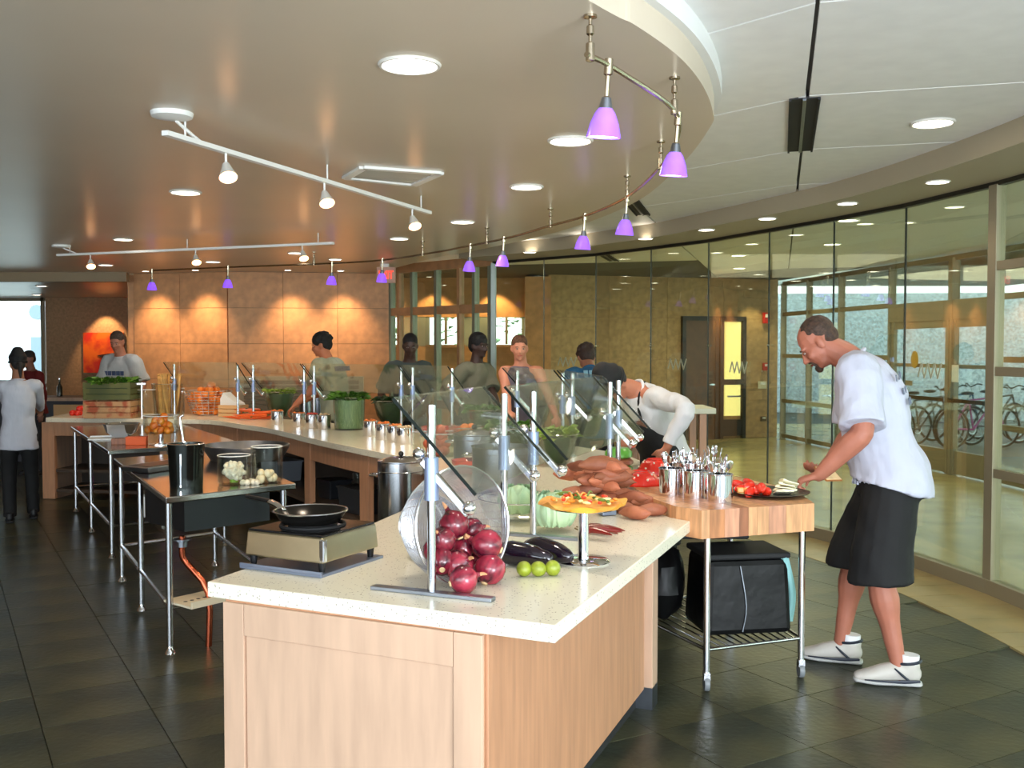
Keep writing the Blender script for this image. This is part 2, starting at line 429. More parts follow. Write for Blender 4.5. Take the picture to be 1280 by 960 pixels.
# --- curved glass wall
wr = holder('wall_right')
Zs = 0.10
panes = [Vector((p.x, p.y)) for p in GW]
darkj = M('black_joint', (24, 26, 20), 0.4)
for i in range(len(panes) - 1):
    a, b = panes[i], panes[i + 1]; d = (b - a).normalized(); n = Vector((-d.y, d.x))
    a2, b2 = a + d * 0.004, b - d * 0.004
    mk('pane', G().slab([(a2.x, a2.y, Zs), (b2.x, b2.y, Zs), (b2.x, b2.y, ZG), (a2.x, a2.y, ZG)], (n.x * 0.012, n.y * 0.012, 0)), GREENGLASS, wr, smooth=False)
    g = G(); g.beam((a.x, a.y, Zs / 2), (b.x, b.y, Zs / 2), 0.09, Zs); mk('sill', g, ALU, wr, smooth=False, bevel=0.004)
    g = G(); g.beam((a.x, a.y, ZG + 0.005), (b.x, b.y, ZG + 0.005), 0.05, 0.03); mk('head_channel', g, darkj, wr, smooth=False)
    if i >= 5: mk('glass_joint', G().box((a.x, a.y, (ZG + Zs) / 2), (0.012, 0.016, ZG - Zs)), darkj, wr, smooth=False)
# framed bays: the mullion near the right edge, transoms to its right, and the mullion at the storefront corner
for k in (1, 2, 3, 4):
    a = panes[k]; ang_ = math.atan2(*(panes[k + 1] - panes[k - 1]).yx)
    mk('mullion', G().box((a.x, a.y, ZG / 2), (0.09, 0.07, ZG), RZ(ang_)), ALU, wr, smooth=False, bevel=0.004)
for k in (1, 2, 3):
    a, b = panes[k], panes[k + 1]
    for z in (2.2, 1.5, 0.82):
        g = G(); g.beam((a.x, a.y, z), (b.x, b.y, z), 0.05, 0.06); mk('transom', g, ALU, wr, smooth=False)
a = panes[-1]; mk('mullion', G().box((a.x, a.y, ZG / 2), (0.07, 0.07, ZG)), M('blue_grey_mullion', (150, 158, 150), 0.4, 0.3), wr, smooth=False)
# little standoff buttons on the glass joints, and frosted strips of lettering too far to read
g = G()
for x, y in ((740, 431), (814, 432), (885, 431), (964, 432)):
    p = PY(x, y, 10.0)
    j = min(panes[4:], key=lambda q: abs(q.x / q.y - p.x / p.y)); g.ell((j.x - j.x * 0.004, j.y - 0.03, 1.68), 0.014, seg=8)
mk('glass_button', g, CHROME, wr)
frost = M('frosted_film', (176, 176, 150), 0.6)
def decal(x, y, Wd, n, wall=None):
    # frosted strokes standing in for the unreadable lettering stuck on a pane
    j = [q for q in panes[4:]]
    for i in range(len(j) - 1):
        ra, rb = j[i].x / j[i].y, j[i + 1].x / j[i + 1].y; rr = (x - 640) / FPX
        if rb <= rr <= ra or ra <= rr <= rb:
            t = (rr * j[i].y - j[i].x) / ((j[i + 1].x - j[i].x) - rr * (j[i + 1].y - j[i].y)); c = j[i].lerp(j[i + 1], t); d = (j[i + 1] - j[i]).normalized(); break
    else: return
    z = CAMZ + (436 - y) / FPX * c.y; nn = Vector((-d.y, d.x)); g = G(); c = c + nn * 0.02
    for k in range(n):
        u = (k - (n - 1) / 2) * Wd / n
        q0, q1 = (-0.06, 0.05) if k % 2 else (0.055, -0.05)
        g.beam((c.x + d.x * (u - 0.02), c.y + d.y * (u - 0.02), z + q0), (c.x + d.x * (u + 0.02), c.y + d.y * (u + 0.02), z + q1), 0.004, 0.014, up=(d.x, d.y, 0))
    mk('frosted_lettering', g, frost, wr, smooth=False)
for x, y in ((710, 452), (848, 455), (925, 459), (1165, 463)): decal(x, y, 0.28, 7)

# --- storefront frames between the tan wall and the glass wall
wb = holder('wall_storefront')
sa, sb = panes[-1].copy(), Vector((-1.72, 14.25)); sd = (sb - sa)
wood = M('warm_wood_frame', (176, 132, 92), 0.45, var=0.1)
for t in (0.02, 0.16, 0.30, 0.52, 0.76, 0.9, 0.99):
    p = sa + sd * t; mk('mullion', G().box((p.x, p.y, ZG / 2), (0.05, 0.09, ZG), RZ(math.atan2(sd.y, sd.x))), M('green_grey_mullion', (128, 134, 116), 0.4, 0.3) if t not in (0.3, 0.9) else wood, wb, smooth=False)
for z in (2.17, 0.9, 0.06):
    g = G(); g.beam((sa.x, sa.y, z), (sb.x, sb.y, z), 0.08, 0.11); mk('transom', g, wood, wb, smooth=False)
g = G(); g.beam((sa.x, sa.y, ZG + 0.03), (sb.x, sb.y, ZG + 0.03), 0.1, 0.12); mk('head_rail', g, wood, wb, smooth=False)
n = Vector((-sd.y, sd.x)).normalized() * 0.006
mk('pane', G().slab([(sa.x, sa.y, 0.1), (sb.x, sb.y, 0.1), (sb.x, sb.y, ZG), (sa.x, sa.y, ZG)], (n.x, n.y, 0)), GREENGLASS, wb, smooth=False)

# --- tan panelled wall at the back, bending in the middle
def panelled(name, a, b, z1, mat, pw=0.9, ph=0.5, z0=0.0, th=0.03, gap=0.006):
    h = holder(name); a, b = Vector(a), Vector(b); d = (b - a); L = d.length; d.normalize(); n = Vector((d.y, -d.x))
    g = G(); g.slab([(a.x, a.y, z0), (b.x, b.y, z0), (b.x, b.y, z1), (a.x, a.y, z1)], (-n.x * 0.12, -n.y * 0.12, 0)); mk('backing', g, M('joint_brown', (150, 116, 84), 0.8), h, smooth=False)
    nc = max(1, round(L / pw)); nr = max(1, math.ceil((z1 - z0) / ph)); pl = L / nc; me = {}
    for i in range(nc):
        for j in range(nr):
            zz0 = z1 - (j + 1) * ph; hh = ph
            if zz0 < z0: hh = ph - (z0 - zz0); zz0 = z0
            if hh < 0.05: continue
            key = round(hh, 3)
            c = a + d * (pl * (i + 0.5)) + n * (th / 2 - 0.002 + random.uniform(0, 0.002))
            if key not in me:
                o = mk('wall_panel', G().box((0, 0, 0), (pl - gap, th, hh - gap)), mat, h, smooth=False); me[key] = o.data
            else: o = bpy.data.objects.new('wall_panel', me[key]); C.objects.link(o); o.parent = h
            o.location = (c.x, c.y, zz0 + hh / 2); o.rotation_euler = (0, 0, math.atan2(d.y, d.x))
    return h
wall_a = panelled('wall_back', (-3.95, 13.95), (-1.72, 14.25), ZD, TANWALL)
wall_b = panelled('wall_back_left', (-5.4, 14.35), (-3.95, 13.95), ZD, TANWALL)
struct('wall_return', G().slab([(-5.4, 14.35, 0), (-5.4, 20.5, 0), (-5.4, 20.5, ZD), (-5.4, 14.35, ZD)], (-0.1, 0, 0)), TANWALL)
# far left: plaster wall with the painting, then the window to the outside
struct('wall_far', G().slab([(-9.55, 20.5, 0), (-5.3, 20.5, 0), (-5.3, 20.5, 2.8), (-9.55, 20.5, 2.8)], (0, 0.12, 0)), M('plaster_brown', (176, 140, 104), 0.8, var=0.1, vs=20, bump=0.15))
struct('ceiling_3', G().box((-10, 18.0, 2.74), (9.2, 7.8, 0.08)), tanceil)
struct('trim_3', G().box((-10, 14.1, 2.66), (9.2, 0.12, 0.14)), M('taupe_soffit2', (150, 130, 100), 0.5))
wf = holder('window_1')
for x in (-12.6, -11.6, -10.6, -9.6): mk('mullion', G().box((x, 20.5, 1.35), (0.06, 0.08, 2.7)), ALU, wf, smooth=False)
for z in (0.9, 2.66): mk('transom', G().box((-11.6, 20.5, z), (4.1, 0.08, 0.07)), ALU, wf, smooth=False)
for x in (-12.1, -11.1, -10.1): mk('pane', G().box((x, 20.5, 1.78), (0.94, 0.012, 1.7)), GLASS, wf, smooth=False)
for x in (-12.1, -11.1, -10.1): mk('pane', G().box((x, 20.5, 0.45), (0.94, 0.012, 0.85)), GLASS, wf, smooth=False)
# left wall out of view and front wall closing the room
struct('wall_left', G().box((-13.6, 8, 1.45), (0.15, 26, 2.9)), TANWALL)
# --- lobby walls
lob_l = panelled('wall_lobby', (0.62, 17.4), (4.95, 18.7), 2.95, BROWNW, 1.2, 0.75)
struct('wall_lobby_pier', G().box((0.45, 17.6, 1.45), (0.45, 0.5, 2.9)), M('amber_wood_wall', (196, 138, 86), 0.5, var=0.12))
cw = holder('wall_corridor')
amber = M('amber_wall', (200, 150, 100), 0.6, var=0.08)
mk('lower_wall', G().box((-1.2, 18.2, 0.85), (3.4, 0.12, 1.7)), amber, cw, smooth=False)
mk('upper_wall', G().box((-1.2, 18.2, 2.6), (3.4, 0.12, 0.76)), amber, cw, smooth=False)
for x, wd in ((-2.7, 0.4), (-1.75, 0.5), (-0.62, 0.55), (0.35, 0.35)): mk('pier', G().box((x, 18.2, 1.96), (wd, 0.12, 0.54)), M('grey_green_pier', (140, 150, 138), 0.6), cw, smooth=False)
for x, wd in ((-2.25, 0.52), (-1.2, 0.62), (-0.1, 0.55)):
    mk('pane', G().box((x, 18.2, 1.96), (wd, 0.012, 0.54)), GLASS, cw, smooth=False)
    mk('sash', G().box((x, 18.16, 1.98), (0.05, 0.05, 0.5)), ALU, cw, smooth=False)
    mk('window_ledge', G().box((x, 18.1, 1.7), (wd + 0.1, 0.12, 0.05)), wood, cw, smooth=False)
# --- outer curtain wall of the lobby with the double doors
co = holder('wall_outer')
ca, cb, cc = Vector((4.95, 18.55)), Vector((5.95, 12.0)), Vector((6.3, 5.0))
def on(t): return ca.lerp(cb, t) if t <= 1 else cb.lerp(cc, t - 1)
def tof(x):
    rr = (x - 640) / FPX; a, b = ca, cb
    return (rr * a.y - a.x) / ((b.x - a.x) - rr * (b.y - a.y))
mts = [tof(x) for x in (979, 1011, 1051, 1114)]; doorts = [tof(x) for x in (1116, 1191, 1243)]
ZO = 2.84
for t in mts + doorts[1:] + [1.15, 1.4, 1.7, 2.0]:
    p = on(t); mk('mullion', G().box((p.x, p.y, ZO / 2), (0.1, 0.06 if t not in doorts else 0.16, ZO), RZ(-0.1)), ALU, co, smooth=False)
def strip(t0, t1, z, h, name='transom', wd=0.07, mat=ALU):
    a, b = on(t0), on(t1); g = G(); g.beam((a.x, a.y, z), (b.x, b.y, z), wd, h); mk(name, g, mat, co, smooth=False)
for t0, t1 in ((mts[0], mts[3]), (doorts[2], 1.0), (1.0, 2.0)):
    for z in (2.28, 1.52, 0.70, 0.06, ZO): strip(t0, t1, z, 0.07)
strip(mts[3], doorts[2], ZO, 0.07); strip(mts[3], doorts[2], 2.16, 0.26, 'door_header', 0.12)
for t0, t1 in zip(mts + [doorts[1], doorts[2], 1.15, 1.4, 1.7], mts[1:] + [doorts[1], doorts[2], 1.15, 1.4, 1.7, 2.0]):
    if t1 <= t0: continue
    a, b = on(t0), on(t1); mk('pane', G().slab([(a.x, a.y, 0.08), (b.x, b.y, 0.08), (b.x, b.y, ZO), (a.x, a.y, ZO)], (0.01, 0, 0)), GLASS, co, smooth=False)
def door(nm, t0, t1, disc):
    h = holder(nm); a, b = on(t0 + 0.01), on(t1 - 0.01)
    for p in (a, b): mk('stile', G().box((p.x - 0.02, p.y, 1.02), (0.05, 0.13, 2.02), RZ(-0.1)), ALU, h, smooth=False)
    for z, hh in ((0.17, 0.3), (1.98, 0.1), (1.42, 0.05)):
        g = G(); g.beam((a.x - 0.02, a.y, z), (b.x - 0.02, b.y, z), 0.05, hh); mk('rail', g, ALU, h, smooth=False)
    g = G(); g.beam((a.x - 0.09, a.y, 0.98), (b.x - 0.09, b.y, 0.98), 0.03, 0.05); mk('push_bar', g, M('bronze_bar', (98, 84, 62), 0.35, 0.7), h, smooth=False)
    if disc:
        p = a.lerp(b, 0.45); mk('round_sticker', G().lathe([(0, 0), (0.12, 0), (0.12, 0.01), (0, 0.01)], (p.x - 0.06, p.y, 1.50), 20, RY(PI / 2)), M('mustard_disc', (170, 140, 40), 0.5), h)
        p = a.lerp(b, 0.30); g = G(); g.beam((p.x - 0.05, p.y - 0.2, 1.17), (p.x - 0.05, p.y + 0.25, 1.17), 0.01, 0.07); mk('notice_strip', g, M('tan_strip', (150, 140, 120), 0.5), h, smooth=False)
    else:
        p = a.lerp(b, 0.06); g = G(); g.beam((p.x - 0.06, p.y - 0.16, 1.33), (p.x - 0.06, p.y + 0.16, 1.33), 0.008, 0.22); mk('paper_notice', g, WHITE, h, smooth=False)
door('door_1', doorts[0], doorts[1], True); door('door_2', doorts[1], doorts[2], False)
# lobby side door and lit narrow glazed door in the stone wall
wl_a, wl_b = Vector((0.62, 17.4)), Vector((4.95, 18.7)); wdv = (wl_b - wl_a).normalized(); wn = Vector((wdv.y, -wdv.x)); wang = math.atan2(wdv.y, wdv.x)
def onw(x):
    rr = (x - 640) / FPX; a, b = wl_a, wl_b; t = (rr * a.y - a.x) / ((b.x - a.x) - rr * (b.y - a.y)); return a.lerp(b, t)
def lobdoor(nm, x0, x1, fill, panes_):
    h = holder(nm); a, b = onw(x0) + wn * 0.05, onw(x1) + wn * 0.05; m = (a + b) / 2; Wd = (b - a).length
    dk = M('dark_door_frame', (34, 30, 26), 0.4)
    for p in (a, b): mk('jamb', G().box((p.x, p.y, 1.1), (0.07, 0.12, 2.2), RZ(wang)), dk, h, smooth=False)
    mk('lintel', G().box((m.x, m.y, 2.2), (Wd + 0.07, 0.12, 0.08), RZ(wang)), dk, h, smooth=False)
    q = m + wn * 0.02
    if panes_:
        for z0, z1 in ((0.42, 1.0), (1.08, 2.14)): mk('lit_pane', G().box((q.x, q.y, (z0 + z1) / 2), (Wd - 0.14, 0.03, z1 - z0), RZ(wang)), fill, h, smooth=False)
        for z in (0.2, 1.04): mk('rail', G().box((q.x, q.y, z), (Wd - 0.05, 0.06, 0.1 if z > 1 else 0.3), RZ(wang)), dk, h, smooth=False)
        p2 = m + wn * 0.08; mk('push_bar', G().box((p2.x, p2.y, 0.78), (Wd - 0.2, 0.03, 0.03), RZ(wang)), STEEL, h, smooth=False)
    else:
        mk('leaf', G().box((q.x, q.y, 1.08), (Wd - 0.06, 0.05, 2.16), RZ(wang)), fill, h, smooth=False)
        p2 = b - wdv * 0.12 + wn * 0.09; mk('handle', G().box((p2.x, p2.y, 1.0), (0.1, 0.03, 0.03), RZ(wang)), STEEL, h, smooth=False)
lobdoor('door_3', 852, 893, M('dark_wood_leaf', (92, 62, 40), 0.4, var=0.15), False)
lobdoor('door_4', 899, 927, emit('lit_room_glow', (250, 232, 150), 0.8), True)
def box_on_wall(nm, label, cat, x, z, sz, mat, inner=None):
    p = onw(x) + wn * 0.08; t = thing(nm, label, cat, (p.x, p.y, z), wang)
    mk('case', G().box((0, 0, 0), sz), mat, t, smooth=False, bevel=0.006); mk('lens', G().box((0, -sz[1] / 2 - 0.008, sz[2] * 0.2), (sz[0] * 0.5, 0.02, sz[2] * 0.3)), inner or WHITE, t, smooth=False)
RED = M('alarm_red', (188, 26, 20), 0.4)
box_on_wall('fire_alarm', 'red fire alarm strobe high on the lobby wall', 'fire alarm', 954, 2.22, (0.13, 0.06, 0.2), RED)
box_on_wall('pull_station', 'small red pull box below the fire alarm strobe', 'pull station', 954, 1.32, (0.11, 0.05, 0.14), RED)
box_on_wall('wall_switch', 'pale switch plate beneath the red pull box', 'switch', 950, 0.98, (0.18, 0.02, 0.14), M('cream_plate', (210, 200, 170), 0.5))
box_on_wall('wall_socket', 'dark socket plate low on the lobby wall', 'socket', 952, 0.35, (0.12, 0.02, 0.09), M('bronze_plate', (90, 76, 52), 0.5))
p = PY(1022, 520, 15.6)
t = thing('wall_heater', 'pale heater cabinet with grille behind the lobby glazing', 'heater', (5.85, 16.9, 0), 0)
mk('cabinet', G().box((0, 0, 0.42), (0.5, 0.9, 0.84)), M('pale_enamel', (205, 214, 204), 0.4), t, smooth=False, bevel=0.01)
for k in range(5): mk('grille_slot', G().box((-0.2 + 0.1 * k, -0.455, 0.7), (0.06, 0.012, 0.12)), BLACKM, t, smooth=False)
# --- outdoors
struct('ground', G().box((4, 24, -0.16), (60, 60, 0.2)), M('outdoor_paving', (160, 165, 158), 0.8, var=0.1))
pebble = M('pebble_dash', (196, 210, 220), 0.85, var=0.22, vs=18, bump=0.3, bs=30)
struct('wall_outdoor', G().slab([(6.0, 26.5, 0), (18, 19.0, 0), (18, 19.0, 2.75), (6.0, 26.5, 3.1)], (0.3, 0.3, 0)), pebble)
struct('wall_outdoor_2', G().slab([(4.9, 18.7, 0), (6.4, 27, 0), (6.4, 27, 3.1), (4.9, 18.7, 3.1)], (-0.3, 0, 0)), pebble)
struct('eaves', G().slab([(6.0, 12, 2.9), (10.5, 12, 2.9), (9.8, 20, 2.9), (5.2, 20, 2.9)], (0, 0, 0.2)), M('eaves_white', (200, 206, 200), 0.5))
b = thing('white_building', 'white gabled building with grey slatted roof outside the left window', 'building', (-18, 34, 0))
mk('wall', G().slab([(-6, 0, 0), (5.5, 0, 0), (5.5, 0, 3.3), (3.0, 0, 3.3), (-6, 0, 0.9)], (0, 4, 0)), M('white_render', (232, 238, 240), 0.7), b, smooth=False)
for k in range(14): mk('roof_slat', G().slab([(-6 + k * 0.82, -0.1, 1.25 + max(0, min(2.4, (k - 0.5) * 0.265))), (-5.25 + k * 0.82, -0.1, 1.25 + max(0, min(2.4, (k + 0.4) * 0.265))), (-5.25 + k * 0.82, -0.1, 6.0), (-6 + k * 0.82, -0.1, 6.0)], (0, 0.1, 0)), M('blue_grey_roof', (92, 118, 138), 0.6), b, smooth=False)
mk('window', G().box((1.9, -0.05, 1.4), (0.4, 0.1, 1.3)), M('grey_pane', (130, 150, 165), 0.3), b, smooth=False)
mk('round_window', G().lathe([(0, 0), (0.25, 0), (0.25, 0.1), (0, 0.1)], (1.9, 0, 2.9), 16, RX(PI / 2)), M('grey_pane', (130, 150, 165), 0.3), b)
# shrubs outside the corridor windows
def bush(x, y, z, r, label, n=260):
    g = G()
    for k in range(n):
        u = Vector((random.gauss(0, 1), random.gauss(0, 1), random.gauss(0, 1))).normalized(); q = Vector((x, y, z)) + u * r * random.uniform(0.6, 1.05)
        g.leaf(q, u + Vector((random.uniform(-1, 1), random.uniform(-1, 1), 0)), 0.28, 0.09)
    o = mk('shrub', g, M('leaf_green_out', (120, 158, 112), 0.7, var=0.3, vs=6), loc=(x, y, 0)); tag(o, label, 'shrub')
bush(-0.3, 23.5, 1.9, 1.5, 'leafy green shrub outside the corridor window behind the tank-top woman')
bush(-3.6, 25.0, 1.0, 1.3, 'lower green shrub outside the left corridor windows')
bush(-16.9, 27.5, 1.0, 1.0, 'small shrub against the white building outside the left window', 160)
# ================================================================== LAMPS
LAMPW = emit('lamp_glow', (255, 244, 226), 9.0); LAMPO = emit('halogen_glow', (255, 176, 110), 11.0)
TRIMW = M('lamp_trim', (225, 222, 214), 0.4)
def downlight(c, r, label, en=0.0, proto=[None], grp='recessed ceiling lights'):
    if proto[0] is None:
        t = thing('ceiling_light', label, 'ceiling light', c, 0, grp, r / 0.1)
        mk('trim_ring', G().hoop((0, 0, -0.002), 0.1, 0.009, 28, 6), TRIMW, t)
        mk('lamp_disc', G().lathe([(0, 0.0), (0.093, 0.0), (0.093, -0.004), (0, -0.008)], seg=24), LAMPW, t)
        proto[0] = t
    else:
        t = dup(proto[0], c, 0, label, grp); t.scale = (r / 0.1,) * 3
    if en: light('SPOT', (c[0], c[1], c[2] - 0.03), (c[0], c[1], 0), en, SOFT, 0.08, 130, 0.8)
for x, y, r, lab, en in (
    (512, 80, 0.11, 'largest round ceiling light, in the cream ceiling near the camera', 42), (713, 175, 0.11, 'round ceiling light between the near purple lamps and the air vent', 42),
    (658, 233, 0.105, 'round ceiling light just left of the two middle purple lamps', 42), (232, 240, 0.10, 'round ceiling light left of the long white light track', 42),
    (578, 277, 0.10, 'recessed ceiling light right of the end of the near track', 36), (499, 298, 0.09, 'recessed ceiling light below the tip of the near track', 0),
    (154, 299, 0.09, 'recessed ceiling light above the far light track', 36), (132, 331, 0.09, 'recessed ceiling light beside the leftmost far spotlight', 0),
    (266, 327, 0.09, 'recessed ceiling light beside the middle far spotlight', 30), (370, 316, 0.09, 'recessed ceiling light touching the right far spotlight', 0),
    (419, 324, 0.08, 'recessed ceiling light above the purple lamp by the exit sign', 0)):
    p = P(x, y, ZD); downlight((p.x, p.y, ZD - 0.001), r, lab, en)
for x, y, lab, en in ((1166, 153, 'round ceiling light alone in the white ceiling at upper right', 34),):
    p = P(x, y, ZC); downlight((p.x, p.y, ZC - 0.001), 0.11, lab, en)
for x, y, lab, en in ((1172, 227, 'ring of soffit lights above the glass: nearest one at right', 12), (1059, 254, 'second soffit light from the right above the glass wall', 12),
    (959, 273, 'third soffit light from the right above the glass wall', 10), (883, 287, 'fourth soffit light from the right above the glass wall', 10), (807, 298, 'fifth soffit light from the right above the glass wall', 8),
    (729, 308, 'soffit light behind the middle purple lamps', 0), (662, 315, 'smallest soffit light, at the far left end above the glass wall', 6)):
    p = P(x, y, ZR); downlight((p.x, p.y, ZR - 0.001), 0.075, lab, en, grp='soffit lights along the glass wall')
for x, y, lab, en in ((923, 319, 'nearer of the paired lobby ceiling lights behind the glass', 30), (924, 335, 'farther of the paired lobby ceiling lights behind the glass', 0),
    (1060, 275, 'lobby ceiling light just inside the glass top near the tall man', 26), (1040, 305, 'lobby ceiling light above the tall man, over the outer windows', 26)):
    p = P(x, y, ZC); downlight((p.x, p.y, ZC - 0.001), 0.10, lab, en, grp='lobby ceiling lights')
for x, y, lab in ((52, 357, 'small ceiling light over the far left alcove'), (46, 368, 'farthest ceiling light over the left alcove')):
    p = P(x, y, 2.70); downlight((p.x, p.y, 2.695), 0.09, lab)
# wall washers over the tan walls and the painting
def washer(x, y, z=ZD):
    light('SPOT', (x, y - 0.42, z - 0.04), (x, y + 0.05, 1.1), 75, (1.0, 0.64, 0.34), 0.05, 80, 1.0)
for i, (x, y) in enumerate(((-5.05, 14.25), (-4.3, 14.05), (-3.05, 14.07), (-2.35, 14.17))):
    p = (x, y - 0.42, ZD - 0.001); downlight(p, 0.05, ('wall washer at the left end of the tan wall', 'wall washer second from left over the tan wall', 'wall washer third from left over the tan wall', 'wall washer nearest the exit sign')[i], 0, grp='wall washers'); washer(x, y)
for x in (-8.3, -7.0, -6.1):
    light('SPOT', (x, 20.05, 2.66), (x, 20.6, 1.2), 80, (1.0, 0.62, 0.3), 0.03, 66, 0.5)
for x in (-2.5, -1.4, -0.3): light('SPOT', (x, 17.7, 2.84), (x, 18.3, 1.6), 60, (1.0, 0.62, 0.3), 0.03, 80, 0.5)
q_ = onw(942); light('SPOT', (q_.x, q_.y - 0.5, 2.85), (q_.x, q_.y, 1.0), 60, (1.0, 0.85, 0.5), 0.03, 66, 0.6)
light('SPOT', (q_.x + 0.4, q_.y - 1.8, 2.85), (q_.x + 1.5, q_.y - 1.6, 1.0), 30, (1.0, 0.85, 0.5), 0.03, 66, 0.6)
light('AREA', (3.6, 14.2, 2.8), (3.6, 14.2, 0), 90, (1.0, 0.9, 0.66), 2.5, sy=4)  # added overhead fill that brightens the lobby, no fixture behind it

# white straight tracks with halogen heads
def track(a, b, lab, heads, canopy):
    d = (b - a).normalized(); t = thing('light_track', lab, 'light track', (a.x, a.y, ZD)); 
    mk('rail', G().beam((0, 0, -0.10), (b.x - a.x, b.y - a.y, -0.10), 0.035, 0.022), WHITE, t, smooth=False)
    for f in (0.05, 0.5, 0.95):
        q = (b - a) * f; mk('hanger', G().cyl((q.x, q.y, 0), (q.x, q.y, -0.1), 0.005, seg=6), WHITE, t)
    if canopy: mk('canopy', G().lathe([(0, 0), (0.095, 0), (0.09, -0.02), (0.03, -0.03), (0, -0.03)], (d.x * 0.05, d.y * 0.05, 0), 20), WHITE, t); mk('feed_cable', G().tube([(d.x * 0.08, d.y * 0.08, -0.03), (d.x * 0.16, d.y * 0.16, -0.06), (d.x * 0.26, d.y * 0.26, -0.095)], 0.008, 6, 3), WHITE, t)
    return t
ta, tb = P(206, 166, ZD - 0.1), P(537, 266, ZD - 0.1); ta2, tb2 = P(72, 319, ZD - 0.1), P(417, 304, ZD - 0.1)
track(ta, tb, 'long white ceiling track with three halogen heads, the nearer track', 3, True)
track(ta2, tb2, 'far white ceiling track running across the back of the room', 3, True)
hp = [None]
def head(x, y, lab, near):
    zr = ZD - 0.12
    a, b = (ta, tb) if near else (ta2, tb2)
    rr = (x - 640) / FPX; u = (rr * a.y - a.x) / ((b.x - a.x) - rr * (b.y - a.y)); q = a.lerp(b, u)
    if hp[0] is None:
        t = thing('track_spotlight', lab, 'spotlight', (q.x, q.y, zr), 0.5, 'halogen heads on the tracks')
        mk('stem', G().cyl((0, 0, 0.02), (0, 0, -0.05), 0.006, seg=8), WHITE, t)
        sh = mk('shade', G().lathe([(0, 0.0), (0.018, 0.0), (0.028, -0.035), (0.046, -0.085), (0.043, -0.085), (0.02, -0.03), (0, -0.03)], (0, 0, -0.045), 16, RX(-0.6)), TRIMW, t)
        mk('bulb', G().lathe([(0, -0.07), (0.034, -0.078), (0.042, -0.084), (0, -0.09)], (0, 0, -0.045), 14, RX(-0.6)), LAMPO, t)
        hp[0] = t
    else: dup(hp[0], (q.x, q.y, zr), 0.5, lab)
    light('SPOT', (q.x, q.y + 0.05, zr - 0.22), (q.x, q.y + 0.7, 0.9), 26, WARM, 0.03, 80, 0.7)
for x, y, lab, n_ in ((285, 210, 'leftmost halogen head on the near white track', 1), (407, 243, 'middle halogen head on the near white track', 1), (516, 276, 'right-hand halogen head at the tip of the near track', 1),
    (115, 330, 'leftmost halogen head on the far track', 0), (246, 325, 'middle halogen head on the far track', 0), (379, 318, 'right-hand halogen head on the far track', 0)): head(x, y, lab, n_)
# air vent in the cream ceiling
va_, vb_, vc_, vd_ = [P(x, y, ZD) for x, y in ((432, 221), (454, 208), (550, 215), (516, 230))]
t = thing('air_vent', 'square white air vent in the cream ceiling beside the light track', 'vent', (va_.x, va_.y, ZD))
def quadpt(u, v): return (va_.lerp(vd_, u)).lerp(vb_.lerp(vc_, u), v)
for a, b in (((0, 0), (1, 0)), ((1, 0), (1, 1)), ((1, 1), (0, 1)), ((0, 1), (0, 0))):
    g = G(); p, q = quadpt(*a), quadpt(*b); g.beam((p.x, p.y, ZD - 0.006), (q.x, q.y, ZD - 0.006), 0.05, 0.02); mk('frame', g, WHITE, t, world=True, smooth=False)
for k in range(1, 6):
    p, q = quadpt(0.02, k / 6), quadpt(0.98, k / 6); g = G(); g.beam((p.x, p.y, ZD - 0.004), (q.x, q.y, ZD - 0.004), 0.045, 0.006, up=(0.3, 0.3, 1)); mk('blade', g, M('vent_grey', (176, 172, 160), 0.5), t, world=True, smooth=False)
# black slot diffusers in the white ceiling
def slot(c0, c1, dx, lab):
    d = (c1 - c0).normalized(); nrm = Vector((d.y, -d.x, 0)); t = thing('slot_diffuser', lab, 'vent', (c0.x, c0.y, ZC))
    g = G(); g.beam(c0 - Vector((0, 0, 0.0)), c1, dx, 0.012); mk('backing', g, BLACKM, t, world=True, smooth=False)
    for s_ in (-1, -0.05, 0.05, 1):
        o_ = nrm * (dx / 2 * s_); g = G(); g.beam(c0 + o_ - Vector((0, 0, 0.008)), c1 + o_ - Vector((0, 0, 0.008)), 0.012 if abs(s_) == 1 else 0.01, 0.014); mk('frame', g, STEELD if abs(s_) < 1 else BLACKM, t, world=True, smooth=False)
slot(P(1006, 122, ZC), P(1000, 188, ZC), 0.14, 'black slot air diffuser on the long ceiling joint, upper right')
slot(P(783, 243, ZC), P(804, 268, ZC), 0.12, 'small black slot diffuser just past the cream ceiling edge')
slot(P(752, 316, ZC), P(768, 326, ZC), 0.12, 'dark slot diffuser in the lobby ceiling behind the glass')
